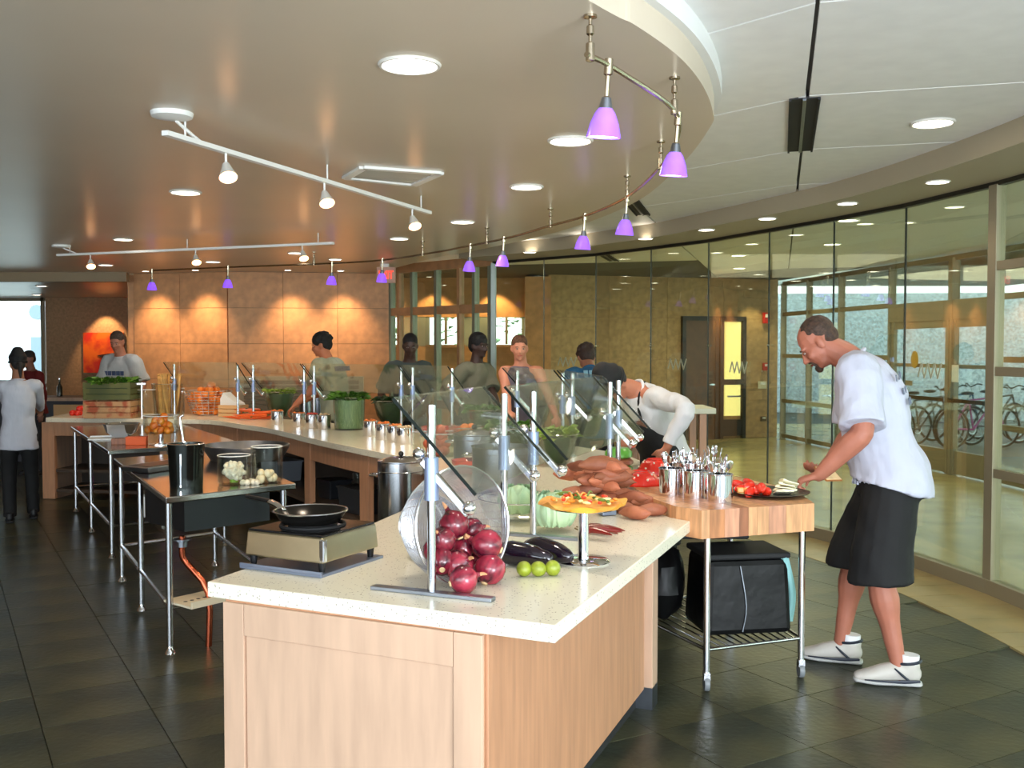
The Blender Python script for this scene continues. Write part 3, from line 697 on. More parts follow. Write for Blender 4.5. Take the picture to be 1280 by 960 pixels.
# purple pendants on the curved rail
BRASS = M('satin_nickel', (186, 172, 150), 0.22, 1.0)
PURP = M('purple_ribbed_glass', (140, 70, 235), 0.15, em=0.75, emc=(120, 60, 235), c2=(190, 150, 250), vs=3)
rail_px = [(733, 68), (772, 88), (843, 138), (846, 176), (826, 208), (784, 246), (731, 270), (688, 282), (640, 296), (588, 307), (540, 316), (478, 325), (415, 329), (285, 334), (190, 338)]
rp = [P(x, y, ZD - 0.13) for x, y in rail_px]
rps = smoothpts(rp, 5)
t = thing('curved_rail', 'curved metal lighting rail under the rounded ceiling edge', 'light rail', (rp[0].x, rp[0].y, ZD))
mk('rail', G().tube([(p.x, p.y, p.z) for p in rps], 0.0095, 8), BRASS, t, world=True)
for x, y in ((738, 70), (845, 138), (827, 205), (784, 246), (688, 282), (610, 302), (520, 318), (400, 330)):
    p = min(rps, key=lambda q: abs(q.x - P(x, y, ZD - 0.13).x) + abs(q.y - P(x, y, ZD - 0.13).y))
    g = G(); g.lathe([(0, 0), (0.022, 0), (0.022, -0.008), (0.006, -0.012), (0.006, -0.03), (0.012, -0.035), (0.013, -0.06), (0.006, -0.066), (0.006, -0.085), (0.014, -0.09), (0.015, -0.145), (0, -0.15)], (p.x, p.y, ZD), 10)
    mk('standoff', g, BRASS, t, world=True)
pp = [None]
def pendant(x, y, lab, drop=0.16):
    rr = (x - 640) / FPX
    # rail point whose pendant bottom projects closest to the photographed lamp
    best = min(rps, key=lambda p: (640 + FPX * p.x / p.y - x) ** 2 + (436 - FPX * (ZD - 0.13 - drop - 0.07 - CAMZ) / p.y - y) ** 2)
    if pp[0] is None:
        t = thing('purple_pendant', lab, 'pendant lamp', tuple(best), 0.0, 'purple glass lamps on the curved rail')
        g = G(); g.lathe([(0, 0.02), (0.014, 0.02), (0.015, -0.03), (0.008, -0.035), (0.008, -0.10), (0.013, -0.105), (0.013, -0.115), (0, -0.12)], seg=10); mk('stem', g, BRASS, t)
        mk('socket', G().lathe([(0, -0.10), (0.016, -0.105), (0.026, -0.15), (0, -0.155)], seg=14), STEELD, t)
        g = G(); g.lathe([(0.02, -0.135), (0.034, -0.155), (0.048, -0.19), (0.058, -0.235), (0.0555, -0.235), (0.046, -0.19), (0.032, -0.158), (0.02, -0.14)], seg=40, lobes=20, la=0.012); mk('shade', g, PURP, t)
        mk('bulb', G().lathe([(0, -0.20), (0.05, -0.222), (0.053, -0.230), (0, -0.234)], seg=20), emit('cool_lamp_glow', (245, 235, 255), 7.0), t)
        pp[0] = t
    else: t = dup(pp[0], tuple(best), 0.0, lab)
    t.rotation_euler = (0.12, 0.06, 0)
    light('SPOT', (best.x, best.y, best.z - 0.25), (best.x, best.y, 0), 9, (0.95, 0.85, 0.8), 0.03, 90, 0.7)
for x, y, lab in ((764, 155, 'largest purple glass lamp, nearest the camera'), (844, 220, 'purple glass lamp at the far right tip of the rail'), (773, 283, 'purple glass lamp below the small slot diffuser'),
    (731, 299, 'purple glass lamp left of the one under the slot diffuser'), (633, 324, 'right lamp of the middle purple pair'), (588, 330, 'left lamp of the middle purple pair'),
    (478, 343, 'purple glass lamp beside the exit sign'), (415, 348, 'purple glass lamp over the curly-haired man'), (285, 355, 'purple glass lamp at the centre of the tan wall'), (187, 358, 'leftmost purple glass lamp')): pendant(x, y, lab)
# exit sign
p = P(481, 330, ZD); t = thing('exit_sign', 'red-lettered exit sign hanging from the cream ceiling', 'exit sign', (p.x, p.y, ZD), -0.15)
mk('housing', G().box((0.02, 0, -0.14), (0.24, 0.05, 0.2)), M('sign_pale', (200, 160, 140), 0.5), t, smooth=False, bevel=0.004); mk('bracket', G().box((0, 0, -0.02), (0.1, 0.05, 0.04)), WHITE, t, smooth=False)
cu = bpy.data.curves.new('lettering', 'FONT'); cu.body = 'EXIT'; cu.size = 0.15; cu.align_x = 'CENTER'; cu.extrude = 0.002
cu.materials.append(emit('exit_red', (255, 60, 40), 1.6)); o0 = bpy.data.objects.new('lettering', cu); C.objects.link(o0); bpy.context.view_layer.update()
lm = bpy.data.meshes.new_from_object(o0.evaluated_get(bpy.context.evaluated_depsgraph_get())); bpy.data.objects.remove(o0); o = bpy.data.objects.new('lettering', lm); C.objects.link(o); o['kind'] = 'stuff'; o.parent = t; o.location = (0.02, -0.03, -0.19); o.rotation_euler = (PI / 2, 0, 0); o.scale = (0.62, 1, 1)

# ================================================================== COUNTERS
ZT = 0.90
inner = [Vector((-0.975, 3.2)), Vector((-0.62, 4.2)), Vector((-0.45, 4.9)), Vector((-0.42, 5.5)), Vector((-0.48, 6.1))] + [P(x, y, ZT).to_2d() for x, y in ((520, 576), (488, 568), (449, 560), (399, 550), (340, 536), (300, 530), (263, 525), (205, 524), (57, 522))]
inner[0] = P(259, 727, ZT).to_2d()
outer = [P(694, 782, ZT).to_2d(), P(877, 640, ZT).to_2d(), P(840, 632, 0.955).to_2d(), P(812, 622, 0.955).to_2d(), P(792, 612, 0.955).to_2d(), P(780, 600, 0.955).to_2d(), Vector((0.74, 6.1)), Vector((0.86, 6.7)), Vector((0.70, 7.3)), Vector((0.35, 7.9)), Vector((-0.2, 8.6)), Vector((-0.9, 9.3)), Vector((-1.7, 10.0)), Vector((-2.6, 10.8)), Vector((-3.3, 11.35)), Vector((-5.2, 11.9))]
# near worktop piece and the curved far piece: one continuous top
poly = [tuple(p) for p in outer[:5]] + [tuple(p) for p in smoothpts(outer[5:], 3)] + [tuple(p) for p in smoothpts(inner[1:], 3)][::-1] + [tuple(inner[0])]
ct = mk('countertop', G().prism(poly, ZT - 0.05, ZT), QUARTZ, smooth=False, bevel=0.004); tag(ct, 'long curved speckled cream worktop sweeping round the whole food station', 'countertop')
# near cabinet under it
cab = thing('counter_cabinet', 'pale maple panelled base cabinet under the near end of the worktop', 'cabinet', (0, 0, 0))
CA, CB, CC, CD = Vector((-0.915, 3.17)), Vector((-0.078, 2.79)), Vector((0.64, 4.62)), Vector((-0.30, 4.9))
mk('plinth', G().prism([tuple(CA.lerp(CC, 0.04)), tuple(CB.lerp(CD, 0.05)), tuple(CC.lerp(CA, 0.04)), tuple(CD.lerp(CB, 0.04))], 0.0, 0.11), BLACKM, cab, smooth=False)
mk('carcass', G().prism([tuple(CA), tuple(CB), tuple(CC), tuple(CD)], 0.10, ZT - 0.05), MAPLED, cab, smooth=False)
def facepanel(a, b, z0, z1, u0, u1, mat, th, name, proud=0.0):
    d = (b - a); n = Vector((d.y, -d.x)).normalized(); p, q = a + d * u0, a + d * u1
    g = G(); g.slab([(p.x, p.y, z0), (q.x, q.y, z0), (q.x, q.y, z1), (p.x, p.y, z1)], (n.x * th, n.y * th, 0)); return mk(name, g, mat, cab, smooth=False, bevel=0.002)
F = 0.014
facepanel(CA, CB, 0.105, 0.845, 0.0, 0.088, MAPLE, F, 'stile'); facepanel(CA, CB, 0.105, 0.845, 0.90, 1.0, MAPLE, F, 'stile')
facepanel(CA, CB, 0.745, 0.845, 0.09, 0.898, MAPLE, F, 'rail'); facepanel(CA, CB, 0.105, 0.2, 0.09, 0.898, MAPLE, F, 'rail'); facepanel(CA, CB, 0.202, 0.743, 0.092, 0.896, MAPLE, 0.006, 'front_panel')
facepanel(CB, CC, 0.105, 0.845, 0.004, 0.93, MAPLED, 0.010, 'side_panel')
d_ = (CC - CB).normalized(); n_ = Vector((d_.y, -d_.x)); c_ = CC - d_ * 0.05 + n_ * 0.0
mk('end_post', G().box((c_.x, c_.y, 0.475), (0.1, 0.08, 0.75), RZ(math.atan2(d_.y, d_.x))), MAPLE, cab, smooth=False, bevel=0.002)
mk('foot', G().box((c_.x, c_.y, 0.05), (0.1, 0.08, 0.1), RZ(math.atan2(d_.y, d_.x))), STEELD, cab, smooth=False)
# far curved cabinet run: apron, posts, back panel, shelf
fi = smoothpts(inner[1:], 3); inn = offset(fi, 0.06)
run = thing('curved_cabinet', 'curved maple base with open shelves under the far worktop', 'cabinet')
g = G(); gb = G(); gs = G(); gk = G()
bk = offset(fi, 0.62)
s0 = 9
for i in range(s0, len(inn) - 1):
    a, b = inn[i], inn[i + 1]; g.beam((a.x, a.y, 0.775), (b.x, b.y, 0.775), 0.03, 0.15)
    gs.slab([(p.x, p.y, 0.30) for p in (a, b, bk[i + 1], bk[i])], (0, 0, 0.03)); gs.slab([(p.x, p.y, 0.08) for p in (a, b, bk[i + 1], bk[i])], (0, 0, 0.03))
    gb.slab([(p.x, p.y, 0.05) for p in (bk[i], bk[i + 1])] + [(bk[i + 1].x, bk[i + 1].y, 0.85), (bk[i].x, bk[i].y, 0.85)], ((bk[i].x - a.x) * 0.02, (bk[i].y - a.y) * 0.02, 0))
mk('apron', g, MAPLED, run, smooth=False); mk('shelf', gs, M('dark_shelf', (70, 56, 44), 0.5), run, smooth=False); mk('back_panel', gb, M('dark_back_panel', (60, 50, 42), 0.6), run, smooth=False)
for x in (395, 462, 300, 205, 62):
    rr = (x - 640) / FPX
    i = min(range(len(inn)), key=lambda i: abs(inn[i].x / inn[i].y - rr)); a = inn[i]; dd = (inn[min(i + 1, len(inn) - 1)] - inn[i - 1])
    mk('post', G().box((a.x, a.y, 0.425), (0.15, 0.05, 0.84), RZ(math.atan2(dd.y, dd.x))), MAPLED, run, smooth=False, bevel=0.003)
endp = inn[-1]; mk('end_panel', G().slab([(endp.x, endp.y, 0.0), (bk[-1].x, bk[-1].y + 0.3, 0.0), (bk[-1].x, bk[-1].y + 0.3, 0.85), (endp.x, endp.y, 0.85)], (0.05, 0, 0)), MAPLE, run, smooth=False)
# black wire baskets and pale tubs on the shelf
def bin_(x, y, z, lab, mat, s=(0.34, 0.26, 0.2), n=0):
    a = P(x, y, z); t = thing('storage_bin', lab, 'bin', (a.x, a.y, z), -0.9)
    mk('tub', G().box((0, 0, s[2] / 2), s, tz=1.1), mat, t, smooth=False, bevel=0.01); mk('rim', G().box((0, 0, s[2]), (s[0] * 1.14, s[1] * 1.14, 0.015)), mat, t, smooth=False)
    for k in range(n): mk('glass', G().lathe([(0.0, 0), (0.03, 0), (0.036, 0.1), (0.033, 0.1), (0.028, 0.01), (0, 0.01)], (-s[0] * 0.35 + 0.1 * k, 0, s[2] + 0.01), 12), GLASS, t)
bin_(455, 640, 0.33, 'dark bin of stacked glasses on the shelf nearest the stock pot', M('dark_tub', (40, 42, 46), 0.3), n=3)
bin_(352, 600, 0.33, 'grey tub on the shelf left of the tall maple post', M('grey_tub', (120, 124, 132), 0.4))
bin_(418, 622, 0.33, 'second dark bin beside the tall maple post', M('dark_tub', (40, 42, 46), 0.3), s=(0.22, 0.2, 0.16))
# low steel table top beyond the pot (kitchen side)
def steel_table(name, lab, c0, c1, c2, z, legs, shelf=0.25, backsplash=False):
    # c0 near corner, c1 along near edge, c2 along far direction
    t = thing(name, lab, 'table', (c0.x, c0.y, 0)); u, v = c1 - c0, c2 - c0
    pts = [c0, c1, c1 + v, c2]
    mk('tabletop', G().prism([(p.x, p.y) for p in pts], z - 0.035, z), STEEL_TOP, t, world=True, smooth=False, bevel=0.006)
    w_ = []
    for fu, fv in legs:
        p = c0 + u * fu + v * fv; w_.append(p)
        mk('leg', G().cyl((p.x, p.y, 0.04), (p.x, p.y, z - 0.035), 0.019, seg=12), STEEL, t, world=True)
        mk('foot', G().lathe([(0, 0), (0.03, 0), (0.026, 0.012), (0.014, 0.03), (0.014, 0.06), (0, 0.06)], (p.x, p.y, 0), 12), CHROME, t, world=True)
    g = G()
    def at(fu, fv): p = c0 + u * fu + v * fv; return (p.x, p.y, shelf)
    ml, ms = min(l[0] for l in legs), min(l[1] for l in legs); xl, xs = max(l[0] for l in legs), max(l[1] for l in legs)
    for a, b in (((ml, ms), (ml, xs)), ((xl, ms), (xl, xs)), ((ml, ms), (xl, ms)), ((ml, xs), (xl, xs))): mk('brace', G().cyl(at(*a), at(*b), 0.014, seg=8), STEEL, t, world=True)
    return t
STEEL_TOP = M('worktop_steel', (176, 176, 178), 0.16, 1.0, var=0.05)
c0 = P(207, 622, 0.86).to_2d(); c2 = P(142, 573, 0.86).to_2d(); c1 = P(370, 604, 0.86).to_2d()
tb1 = steel_table('steel_prep_table', 'stainless steel prep table holding the jars, nearest of the two', c0, c1, c2, 0.86, ((0.035, 0.03), (0.93, 0.04), (0.035, 0.92), (0.93, 0.92), (0.035, 0.5)))
mk('drawer_box', G().box((0, 0, 0), (0.55, 0.5, 0.2), RZ(math.atan2(*(c1 - c0).yx))), M('dark_steel', (70, 72, 76), 0.3, 0.8), tb1, smooth=False).location = ((c1 - c0).x * 0.45 + (c2 - c0).x * 0.25, (c1 - c0).y * 0.45 + (c2 - c0).y * 0.25, 0.71)
# undershelf tray and copper pipe
sp = c0.lerp(c1, 0.4).lerp(c2, 0.1)
e0 = P(135, 563, 0.86).to_2d(); e2 = P(88, 533, 0.86).to_2d(); e1 = P(300, 553, 0.86).to_2d()
tb2_ = steel_table('steel_prep_table', 'farther stainless steel prep table behind the jar table', e0, e1, e2, 0.86, ((0.03, 0.03), (0.9, 0.05), (0.03, 0.96), (0.9, 0.95), (0.03, 0.5)))
p = P(252, 752, 0.27) + Vector((0.02, 0.1, 0)); t = thing('drain_tray', 'white perforated tray on the low rail under the jar table', 'tray', (p.x, p.y, 0.27), 0.9)
mk('base', G().box((0, 0, 0.0), (0.42, 0.26, 0.012)), M('cream_tray', (226, 214, 186), 0.5), t, smooth=False)
mk('rim', G().box((0, -0.13, 0.015), (0.42, 0.012, 0.035)), M('cream_tray', (226, 214, 186), 0.5), t, smooth=False)
for k in range(9): mk('hole', G().lathe([(0, 0), (0.012, 0), (0, 0.002)], (-0.16 + k * 0.04, 0, 0.0065), 8), BLACKM, t)
g = G(); q = P(228, 690, 0.52); q2 = P(228, 660, 0.75)
t = thing('drain_pipe', 'copper drain pipe with brass valve under the jar table', 'pipe', (q.x, q.y, 0.1))
mk('pipe', G().tube([(q.x, q.y, 0.61), (q.x, q.y, 0.50), (q.x + 0.03, q.y, 0.45), (q.x + 0.15, q.y - 0.03, 0.30), (q.x + 0.15, q.y - 0.03, 0.0)], 0.018, 10, 3), M('copper', (196, 100, 70), 0.25, 1.0), t, world=True)
mk('valve', G().lathe([(0, 0), (0.03, 0), (0.03, 0.03), (0.05, 0.035), (0.05, 0.045), (0, 0.05)], (q.x, q.y, 0.55), 14), STEELD, t, world=True)
# round steel sink bowl standing behind the jars
def pot(name, lab, c, r, h, mat=STEEL, lid=False, handles=True, fill=None, cat='pot', thick=0.004, bail=False):
    t = thing(name, lab, cat, c)
    mk('body', G().lathe([(0, 0), (r * 0.97, 0), (r, 0.01), (r, h - 0.006), (r + 0.008, h), (r - thick, h), (r - thick, 0.012), (0, 0.012)], seg=32), mat, t)
    mk('band', G().hoop((0, 0, h * 0.86), r, 0.003, 32), mat, t)
    if handles:
        for s_ in (-1, 1): mk('handle', G().tube([(s_ * r, -0.05, h * 0.8), (s_ * (r + 0.045), -0.04, h * 0.8), (s_ * (r + 0.045), 0.04, h * 0.8), (s_ * r, 0.05, h * 0.8)], 0.006, 8, 3), CHROME, t)
    if fill: mk('contents', G().lathe([(0, h * 0.8), (r - 0.01, h * 0.8), (0, h * 0.84)], seg=24), fill, t)
    if lid: mk('lid', G().lathe([(0, h + 0.03), (r * 0.6, h + 0.022), (r + 0.004, h + 0.004), (r + 0.004, h), (0, h)], seg=28), mat, t); mk('knob', G().ell((0, 0, h + 0.045), 0.018), BLACK, t)
    return t
# cart with the tall stock pot
p = P(500, 664, 0.50)
t = thing('pot_stand', 'low steel cart carrying the tall stock pot on the kitchen side', 'cart', (p.x, p.y + 0.08, 0))
mk('shelf', G().box((0, 0, 0.48), (0.5, 0.5, 0.03)), STEEL_TOP, t, smooth=False, bevel=0.004)
for x in (-0.23, 0.23):
    for y in (-0.23, 0.23): mk('leg', G().cyl((x, y, 0), (x, y, 0.48), 0.015), STEEL, t)
pot('stock_pot', 'tall shiny stock pot behind the onion basket on its low cart', (p.x, p.y + 0.08, 0.497), 0.15, 0.44, STEEL, lid=True)
# ------------------------------------------------------------------ sneeze guards
SEC = [((-0.245, 3.03), (-0.03, 3.80), 1), ((0.085, 3.97), (0.50, 5.10), 1), ((0.575, 5.40), (0.42, 6.95), 0), ((0.36, 7.10), (0.04, 7.85), 0), ((-0.52, 8.66), (-0.90, 9.05), 0), ((-1.02, 9.2), (-1.98, 10.0), 0), ((-2.1, 10.1), (-2.75, 10.62), 0), ((-2.95, 10.75), (-3.75, 11.1), 0)]
names = ['over the onions', 'over the cabbage and sweet potatoes', 'beside the bending chef', 'past the bending chef', 'below the two dark-haired workers', 'in front of the curly-haired man', 'left of the curly-haired man', 'by the basket of oranges']
H_ = 0.58
for i, (a, b, near) in enumerate(SEC):
    a, b = Vector(a), Vector(b); d = (b - a).normalized(); n = Vector((d.y, -d.x))
    t = thing('sneeze_guard', 'steel-posted glass food guard ' + names[i], 'food guard', (a.x, a.y, ZT), 0, 'glass food guards along the worktop')
    for p, e in ((a, 1), (b, -1)):
        mk('post', G().cyl((p.x, p.y, ZT), (p.x, p.y, ZT + H_), 0.0135, seg=14), STEEL, t, world=True)
        mk('collar', G().cyl((p.x, p.y, ZT + 0.29), (p.x, p.y, ZT + 0.42), 0.022, seg=14), CLAMP, t, world=True)
        q = p + d * 0.0
        c1_ = Vector((q.x, q.y, ZT + 0.40)) - Vector((n.x, n.y, 0)) * 0.05
        g = G(); g.beam((q.x - n.x * 0.03, q.y - n.y * 0.03, ZT + 0.41), (q.x + n.x * 0.12, q.y + n.y * 0.12, ZT + 0.25), 0.024, 0.022, up=(d.x, d.y, 0)); mk('clamp_arm', g, STEEL, t, world=True, bevel=0.004)
        mk('clamp_knob', G().ell((q.x + n.x * 0.12, q.y + n.y * 0.12, ZT + 0.27), 0.022), CHROME, t, world=True); mk('clamp_knob', G().ell((q.x - n.x * 0.04, q.y - n.y * 0.04, ZT + 0.43), 0.02), CHROME, t, world=True)
        if i == 0 and e == 1 or i == 1 and e == 1:
            mk('base_bar', G().beam((p.x - 0.19, p.y + 0.075, ZT + 0.006), (p.x + 0.19, p.y - 0.085, ZT + 0.006), 0.035, 0.012), STEELD, t, world=True, smooth=False, bevel=0.002)
        else: mk('base_flange', G().lathe([(0, 0), (0.03, 0), (0.03, 0.006), (0, 0.008)], (p.x, p.y, ZT), 16), STEEL, t, world=True)
    a3, b3 = a - d * 0.06, b + d * 0.06
    top, bot = -0.10, 0.16
    zt, zb = ZT + 0.60, ZT + 0.32
    pts = [(a3.x + n.x * top, a3.y + n.y * top, zt), (b3.x + n.x * top, b3.y + n.y * top, zt), (b3.x + n.x * bot, b3.y + n.y * bot, zb), (a3.x + n.x * bot, a3.y + n.y * bot, zb)]
    mk('glass_panel', G().slab(pts, (n.x * 0.006, n.y * 0.006, 0.006)), GUARD, t, world=True, smooth=False)
    for k0, k1 in ((0, 3), (1, 2)):
        g = G(); g.beam(Vector(pts[k0]), Vector(pts[k1]), 0.005, 0.009); mk('glass_edge', g, GEDGE, t, world=True, smooth=False)
# ------------------------------------------------------------------ rolling butcher block table
BT = 0.955
bk_out = [P(877, 638, BT), P(1018, 629, BT)]
bA, bB = bk_out[0].to_2d(), bk_out[1].to_2d()
bp = [bA, bB, bB + Vector((0.03, 0.45)), bB + Vector((-0.15, 0.95)), bA + Vector((0.25, 1.35)), bA + Vector((-0.02, 1.4)), P(784, 600, BT).to_2d(), P(796, 612, BT).to_2d(), P(816, 623, BT).to_2d(), P(845, 633, BT).to_2d()]
blk = thing('butcher_block_table', 'rolling butcher block table with steel legs beside the tall man', 'table', (bA.x, bA.y, 0))
woods = [M('block_maple_%s' % n, c, 0.45, var=0.16, vs=6, stretch=(6, 6, 0.8)) for n, c in (('light', (200, 148, 104)), ('mid', (176, 118, 76)), ('pink', (190, 136, 106)), ('brown', (150, 94, 64)))]
# staves cut across the block along x
bm0 = bmesh.new()
def clip(poly, p, nrm):
    out = []
    for i in range(len(poly)):
        a, b = poly[i], poly[(i + 1) % len(poly)]; da, db = (a - p).dot(nrm), (b - p).dot(nrm)
        if da >= 0: out.append(a)
        if da * db < 0: out.append(a.lerp(b, da / (da - db)))
    return out
ud = (bB - bA).normalized(); umin = min((p - bA).dot(ud) for p in bp); umax = max((p - bA).dot(ud) for p in bp); u0 = umin; k = 0
while u0 < umax - 0.004:
    u1 = min(u0 + random.choice((0.045, 0.06, 0.075, 0.09)), umax)
    q = clip(clip(bp, bA + ud * (u0 + 0.0006), ud), bA + ud * (u1 - 0.0006), -ud)
    if len(q) > 2: mk('stave', G().prism([(p.x, p.y) for p in q], BT - 0.125, BT - random.uniform(0, 0.0008)), woods[k % 4 if random.random() < 0.6 else 0], blk, world=True, smooth=False)
    u0 = u1; k += 1
bm0.free()
lg = [P(884, 850, 0.06).to_2d() + Vector((0, 0.02)), P(1001, 832, 0.06).to_2d()]
lg += [lg[1] + Vector((-0.15, 0.95)), lg[0] + Vector((-0.35, 0.85))]
for p in lg:
    mk('leg', G().cyl((p.x, p.y, 0.09), (p.x, p.y, BT - 0.125), 0.017, seg=12), CHROME, blk, world=True)
    c = mk('caster', G().lathe([(0, -0.012), (0.036, -0.012), (0.038, 0), (0.036, 0.012), (0, 0.012)], (p.x, p.y, 0.038), 18, RY(PI / 2)), M('caster_grey', (120, 124, 128), 0.4), blk, world=True)
    mk('caster_fork', G().box((p.x, p.y, 0.075), (0.03, 0.045, 0.035)), STEEL, blk, world=True, smooth=False)
for i in range(4):
    a, b = lg[i], lg[(i + 1) % 4]; mk('shelf_rail', G().cyl((a.x, a.y, 0.20), (b.x, b.y, 0.20), 0.009), STEEL, blk, world=True)
for k in range(1, 13):
    a, b = lg[0].lerp(lg[1], k / 13), lg[3].lerp(lg[2], k / 13); mk('shelf_wire', G().cyl((a.x, a.y, 0.205), (b.x, b.y, 0.205), 0.004, seg=6), STEEL, blk, world=True)
a, b = lg[0].lerp(lg[1], 0.3), lg[0].lerp(lg[1], 0.88); n = Vector((ud.y, -ud.x))
mk('towel_bar', G().tube([(a.x, a.y, BT - 0.12), (a.x + n.x * 0.10, a.y + n.y * 0.10, BT - 0.15), (a.x + n.x * 0.10 + 0.06, a.y + n.y * 0.10, BT - 0.15), (b.x + n.x * 0.10 - 0.05, b.y + n.y * 0.10, BT - 0.15), (b.x + n.x * 0.09, b.y + n.y * 0.09, BT - 0.15), (b.x, b.y, BT - 0.12)], 0.009, 8, 4), STEEL, blk, world=True)
# black bags and box on its shelf
ctr = (lg[0] + lg[1] + lg[2] + lg[3]) / 4
BAG = M('black_bin_liner', (9, 9, 10), 0.45, spec=0.3, bump=0.35, bs=7)
g = G(); g.ell((ctr.x - 0.28, ctr.y - 0.06, 0.42), (0.13, 0.17, 0.20), lump=0.25, seed=2, seg=18); tag(mk('black_bag', g, BAG, loc=(ctr.x - 0.18, ctr.y - 0.1, 0.22)), 'black plastic bag slumped on the shelf under the block, left one', 'bag')
t = thing('insulated_carrier', 'black insulated carrier bag with pale blue strap under the block table', 'bag', (ctr.x + 0.10, ctr.y - 0.16, 0.21), 0.15)
mk('body', G().box((0, 0, 0.19), (0.46, 0.36, 0.38), tz=0.92), BAG, t, smooth=False, bevel=0.03)
mk('flap', G().box((0, 0, 0.395), (0.44, 0.34, 0.03)), BLACKM, t, smooth=False, bevel=0.01)
mk('zip', G().tube([(-0.04, -0.183, 0.02), (-0.02, -0.18, 0.15), (-0.05, -0.172, 0.35)], 0.004, 6, 4), STEELD, t)
mk('blue_strap', G().tube([(0.235, -0.12, 0.05), (0.245, -0.13, 0.2), (0.19, -0.15, 0.40)], 0.02, 8, 4), M('pale_teal', (150, 205, 205), 0.6), t)
g = G(); g.box((ctr.x - 0.02, ctr.y + 0.1, 0.72), (0.42, 0.3, 0.16)); tag(mk('black_tray_box', g, BLACKM, smooth=False, bevel=0.01, loc=(ctr.x - 0.02, ctr.y + 0.1, 0.70)), 'black crate tucked close under the butcher block top', 'crate')
# tall white pedestal table behind the chef, and dark crate
t = thing('side_table', 'small white-topped table by the glass behind the bending chef', 'table', (1.45, 9.1, 0))
mk('tabletop', G().box((0, 0, 1.10), (0.7, 0.6, 0.05)), M('cream_laminate', (222, 220, 196), 0.4), t, smooth=False, bevel=0.006)
for x, y in ((-0.3, -0.25), (0.24, -0.25), (0.24, 0.25), (-0.3, 0.25)): mk('leg', G().box((x, y, 0.54), (0.06, 0.06, 1.08)), MAPLED, t, smooth=False)
# low radiator screen panel on the tan wall
t = thing('wall_grille', 'pale framed grille low on the tan wall behind the food station', 'grille', (-2.9, 13.8, 0))
mk('frame', G().box((0.0, 0, 0.82), (1.7, 0.06, 0.9)), M('grille_frame', (190, 176, 150), 0.5), t, smooth=False)
for k in range(12): mk('slat', G().box((0, -0.04, 0.42 + k * 0.07), (1.58, 0.03, 0.05)), M('grille_grey', (140, 124, 104), 0.5), t, smooth=False)
# painting
t = thing('painting', 'orange and red abstract painting on the far left wall', 'painting', (-8.35, 20.465, 1.45))
mk('canvas', G().box((0.0, 0, 0.12), (0.82, 0.05, 0.82)), M('orange_canvas', (240, 110, 20), 0.6, c2=(200, 40, 20), vs=3, thr=(0.42, 0.6)), t, smooth=False)
mk('dark_shape', G().prism([(-0.12, -0.05), (0.1, -0.16), (0.36, -0.1), (0.4, 0.02), (0.1, -0.02)], 0, 0.01), M('dark_brown_paint', (60, 30, 20), 0.6), t).rotation_euler = (PI / 2, 0, 0)
t.children[1].location = (0.0, -0.03, 0.12)
# bicycles outside
bikem = [M('bike_%s' % n, c, 0.3) for n, c in (('magenta', (170, 40, 130)), ('dark', (30, 36, 46)), ('blue', (40, 90, 130)), ('grey', (120, 130, 130)))]
TYRE = M('tyre', (24, 24, 26), 0.7); SPK = M('spoke_steel', (200, 215, 220), 0.3, 0.8)
def bike(c, a, col, lab):
    t = thing('bicycle', lab, 'bicycle', (c[0], c[1], 0), a, 'bicycles outside the doors')
    Y90 = RX(PI / 2)
    for x in (-0.52, 0.52):
        w_ = mk('wheel', G().hoop((x, 0, 0.34), 0.32, 0.022, 28, 6, Y90), TYRE, t)
        g = G(); g.hoop((x, 0, 0.34), 0.295, 0.008, 24, 4, Y90)
        for k in range(10):
            q = PI * 2 * k / 10; g.cyl((x, 0, 0.34), (x + 0.3 * math.cos(q), 0, 0.34 + 0.3 * math.sin(q)), 0.003, seg=3)
        mk('spokes', g, SPK, w_)
    g = G(); s1, s2, s3, s4, s5 = (-0.52, 0, 0.34), (-0.1, 0, 0.32), (-0.2, 0, 0.8), (0.36, 0, 0.85), (0.52, 0, 0.34)
    for p, q in ((s1, s2), (s1, s3), (s2, s3), (s2, s4), (s3, s4), (s4, s5)): g.cyl(p, q, 0.016, seg=8)
    mk('frame', g, bikem[col], t)
    mk('handlebar', G().tube([(0.40, -0.2, 1.0), (0.36, -0.12, 1.02), (0.33, 0, 0.96), (0.36, 0.12, 1.02), (0.40, 0.2, 1.0)], 0.012, 6, 2), BLACK, t); mk('saddle', G().ell((-0.23, 0, 0.92), (0.13, 0.06, 0.03)), BLACK, t)
    g = G(); g.cyl((-0.2, 0, 0.8), (-0.22, 0, 0.92), 0.012); g.cyl((0.36, 0, 0.85), (0.33, 0, 0.97), 0.012); mk('stems', g, SPK, t)
    mk('crank', G().hoop((-0.1, 0.03, 0.32), 0.08, 0.01, 16, 5, Y90), SPK, t)
for x, yb, a, col, lab in ((1156, 16.6, 0.35, 1, 'dark bicycle leaning at the left of the bicycle row'), (1176, 17.3, 0.35, 3, 'grey bicycle between the dark and blue ones'), (1196, 18.0, 0.35, 2, 'blue bicycle seen through the left door leaf'), (1224, 16.5, 0.30, 0, 'magenta bicycle seen through the right door leaf'), (1246, 17.2, 0.35, 1, 'dark bicycle right of the magenta one'), (1296, 18.2, 0.35, 3, 'grey bicycle right of the door frame')):
    bike(((x - 640) / FPX * yb, yb), a, col, lab)
# ================================================================== FOOD AND THINGS ON THE WORKTOPS
def on_z(x, y, z=ZT): p = P(x, y, z); return (p.x, p.y, z)
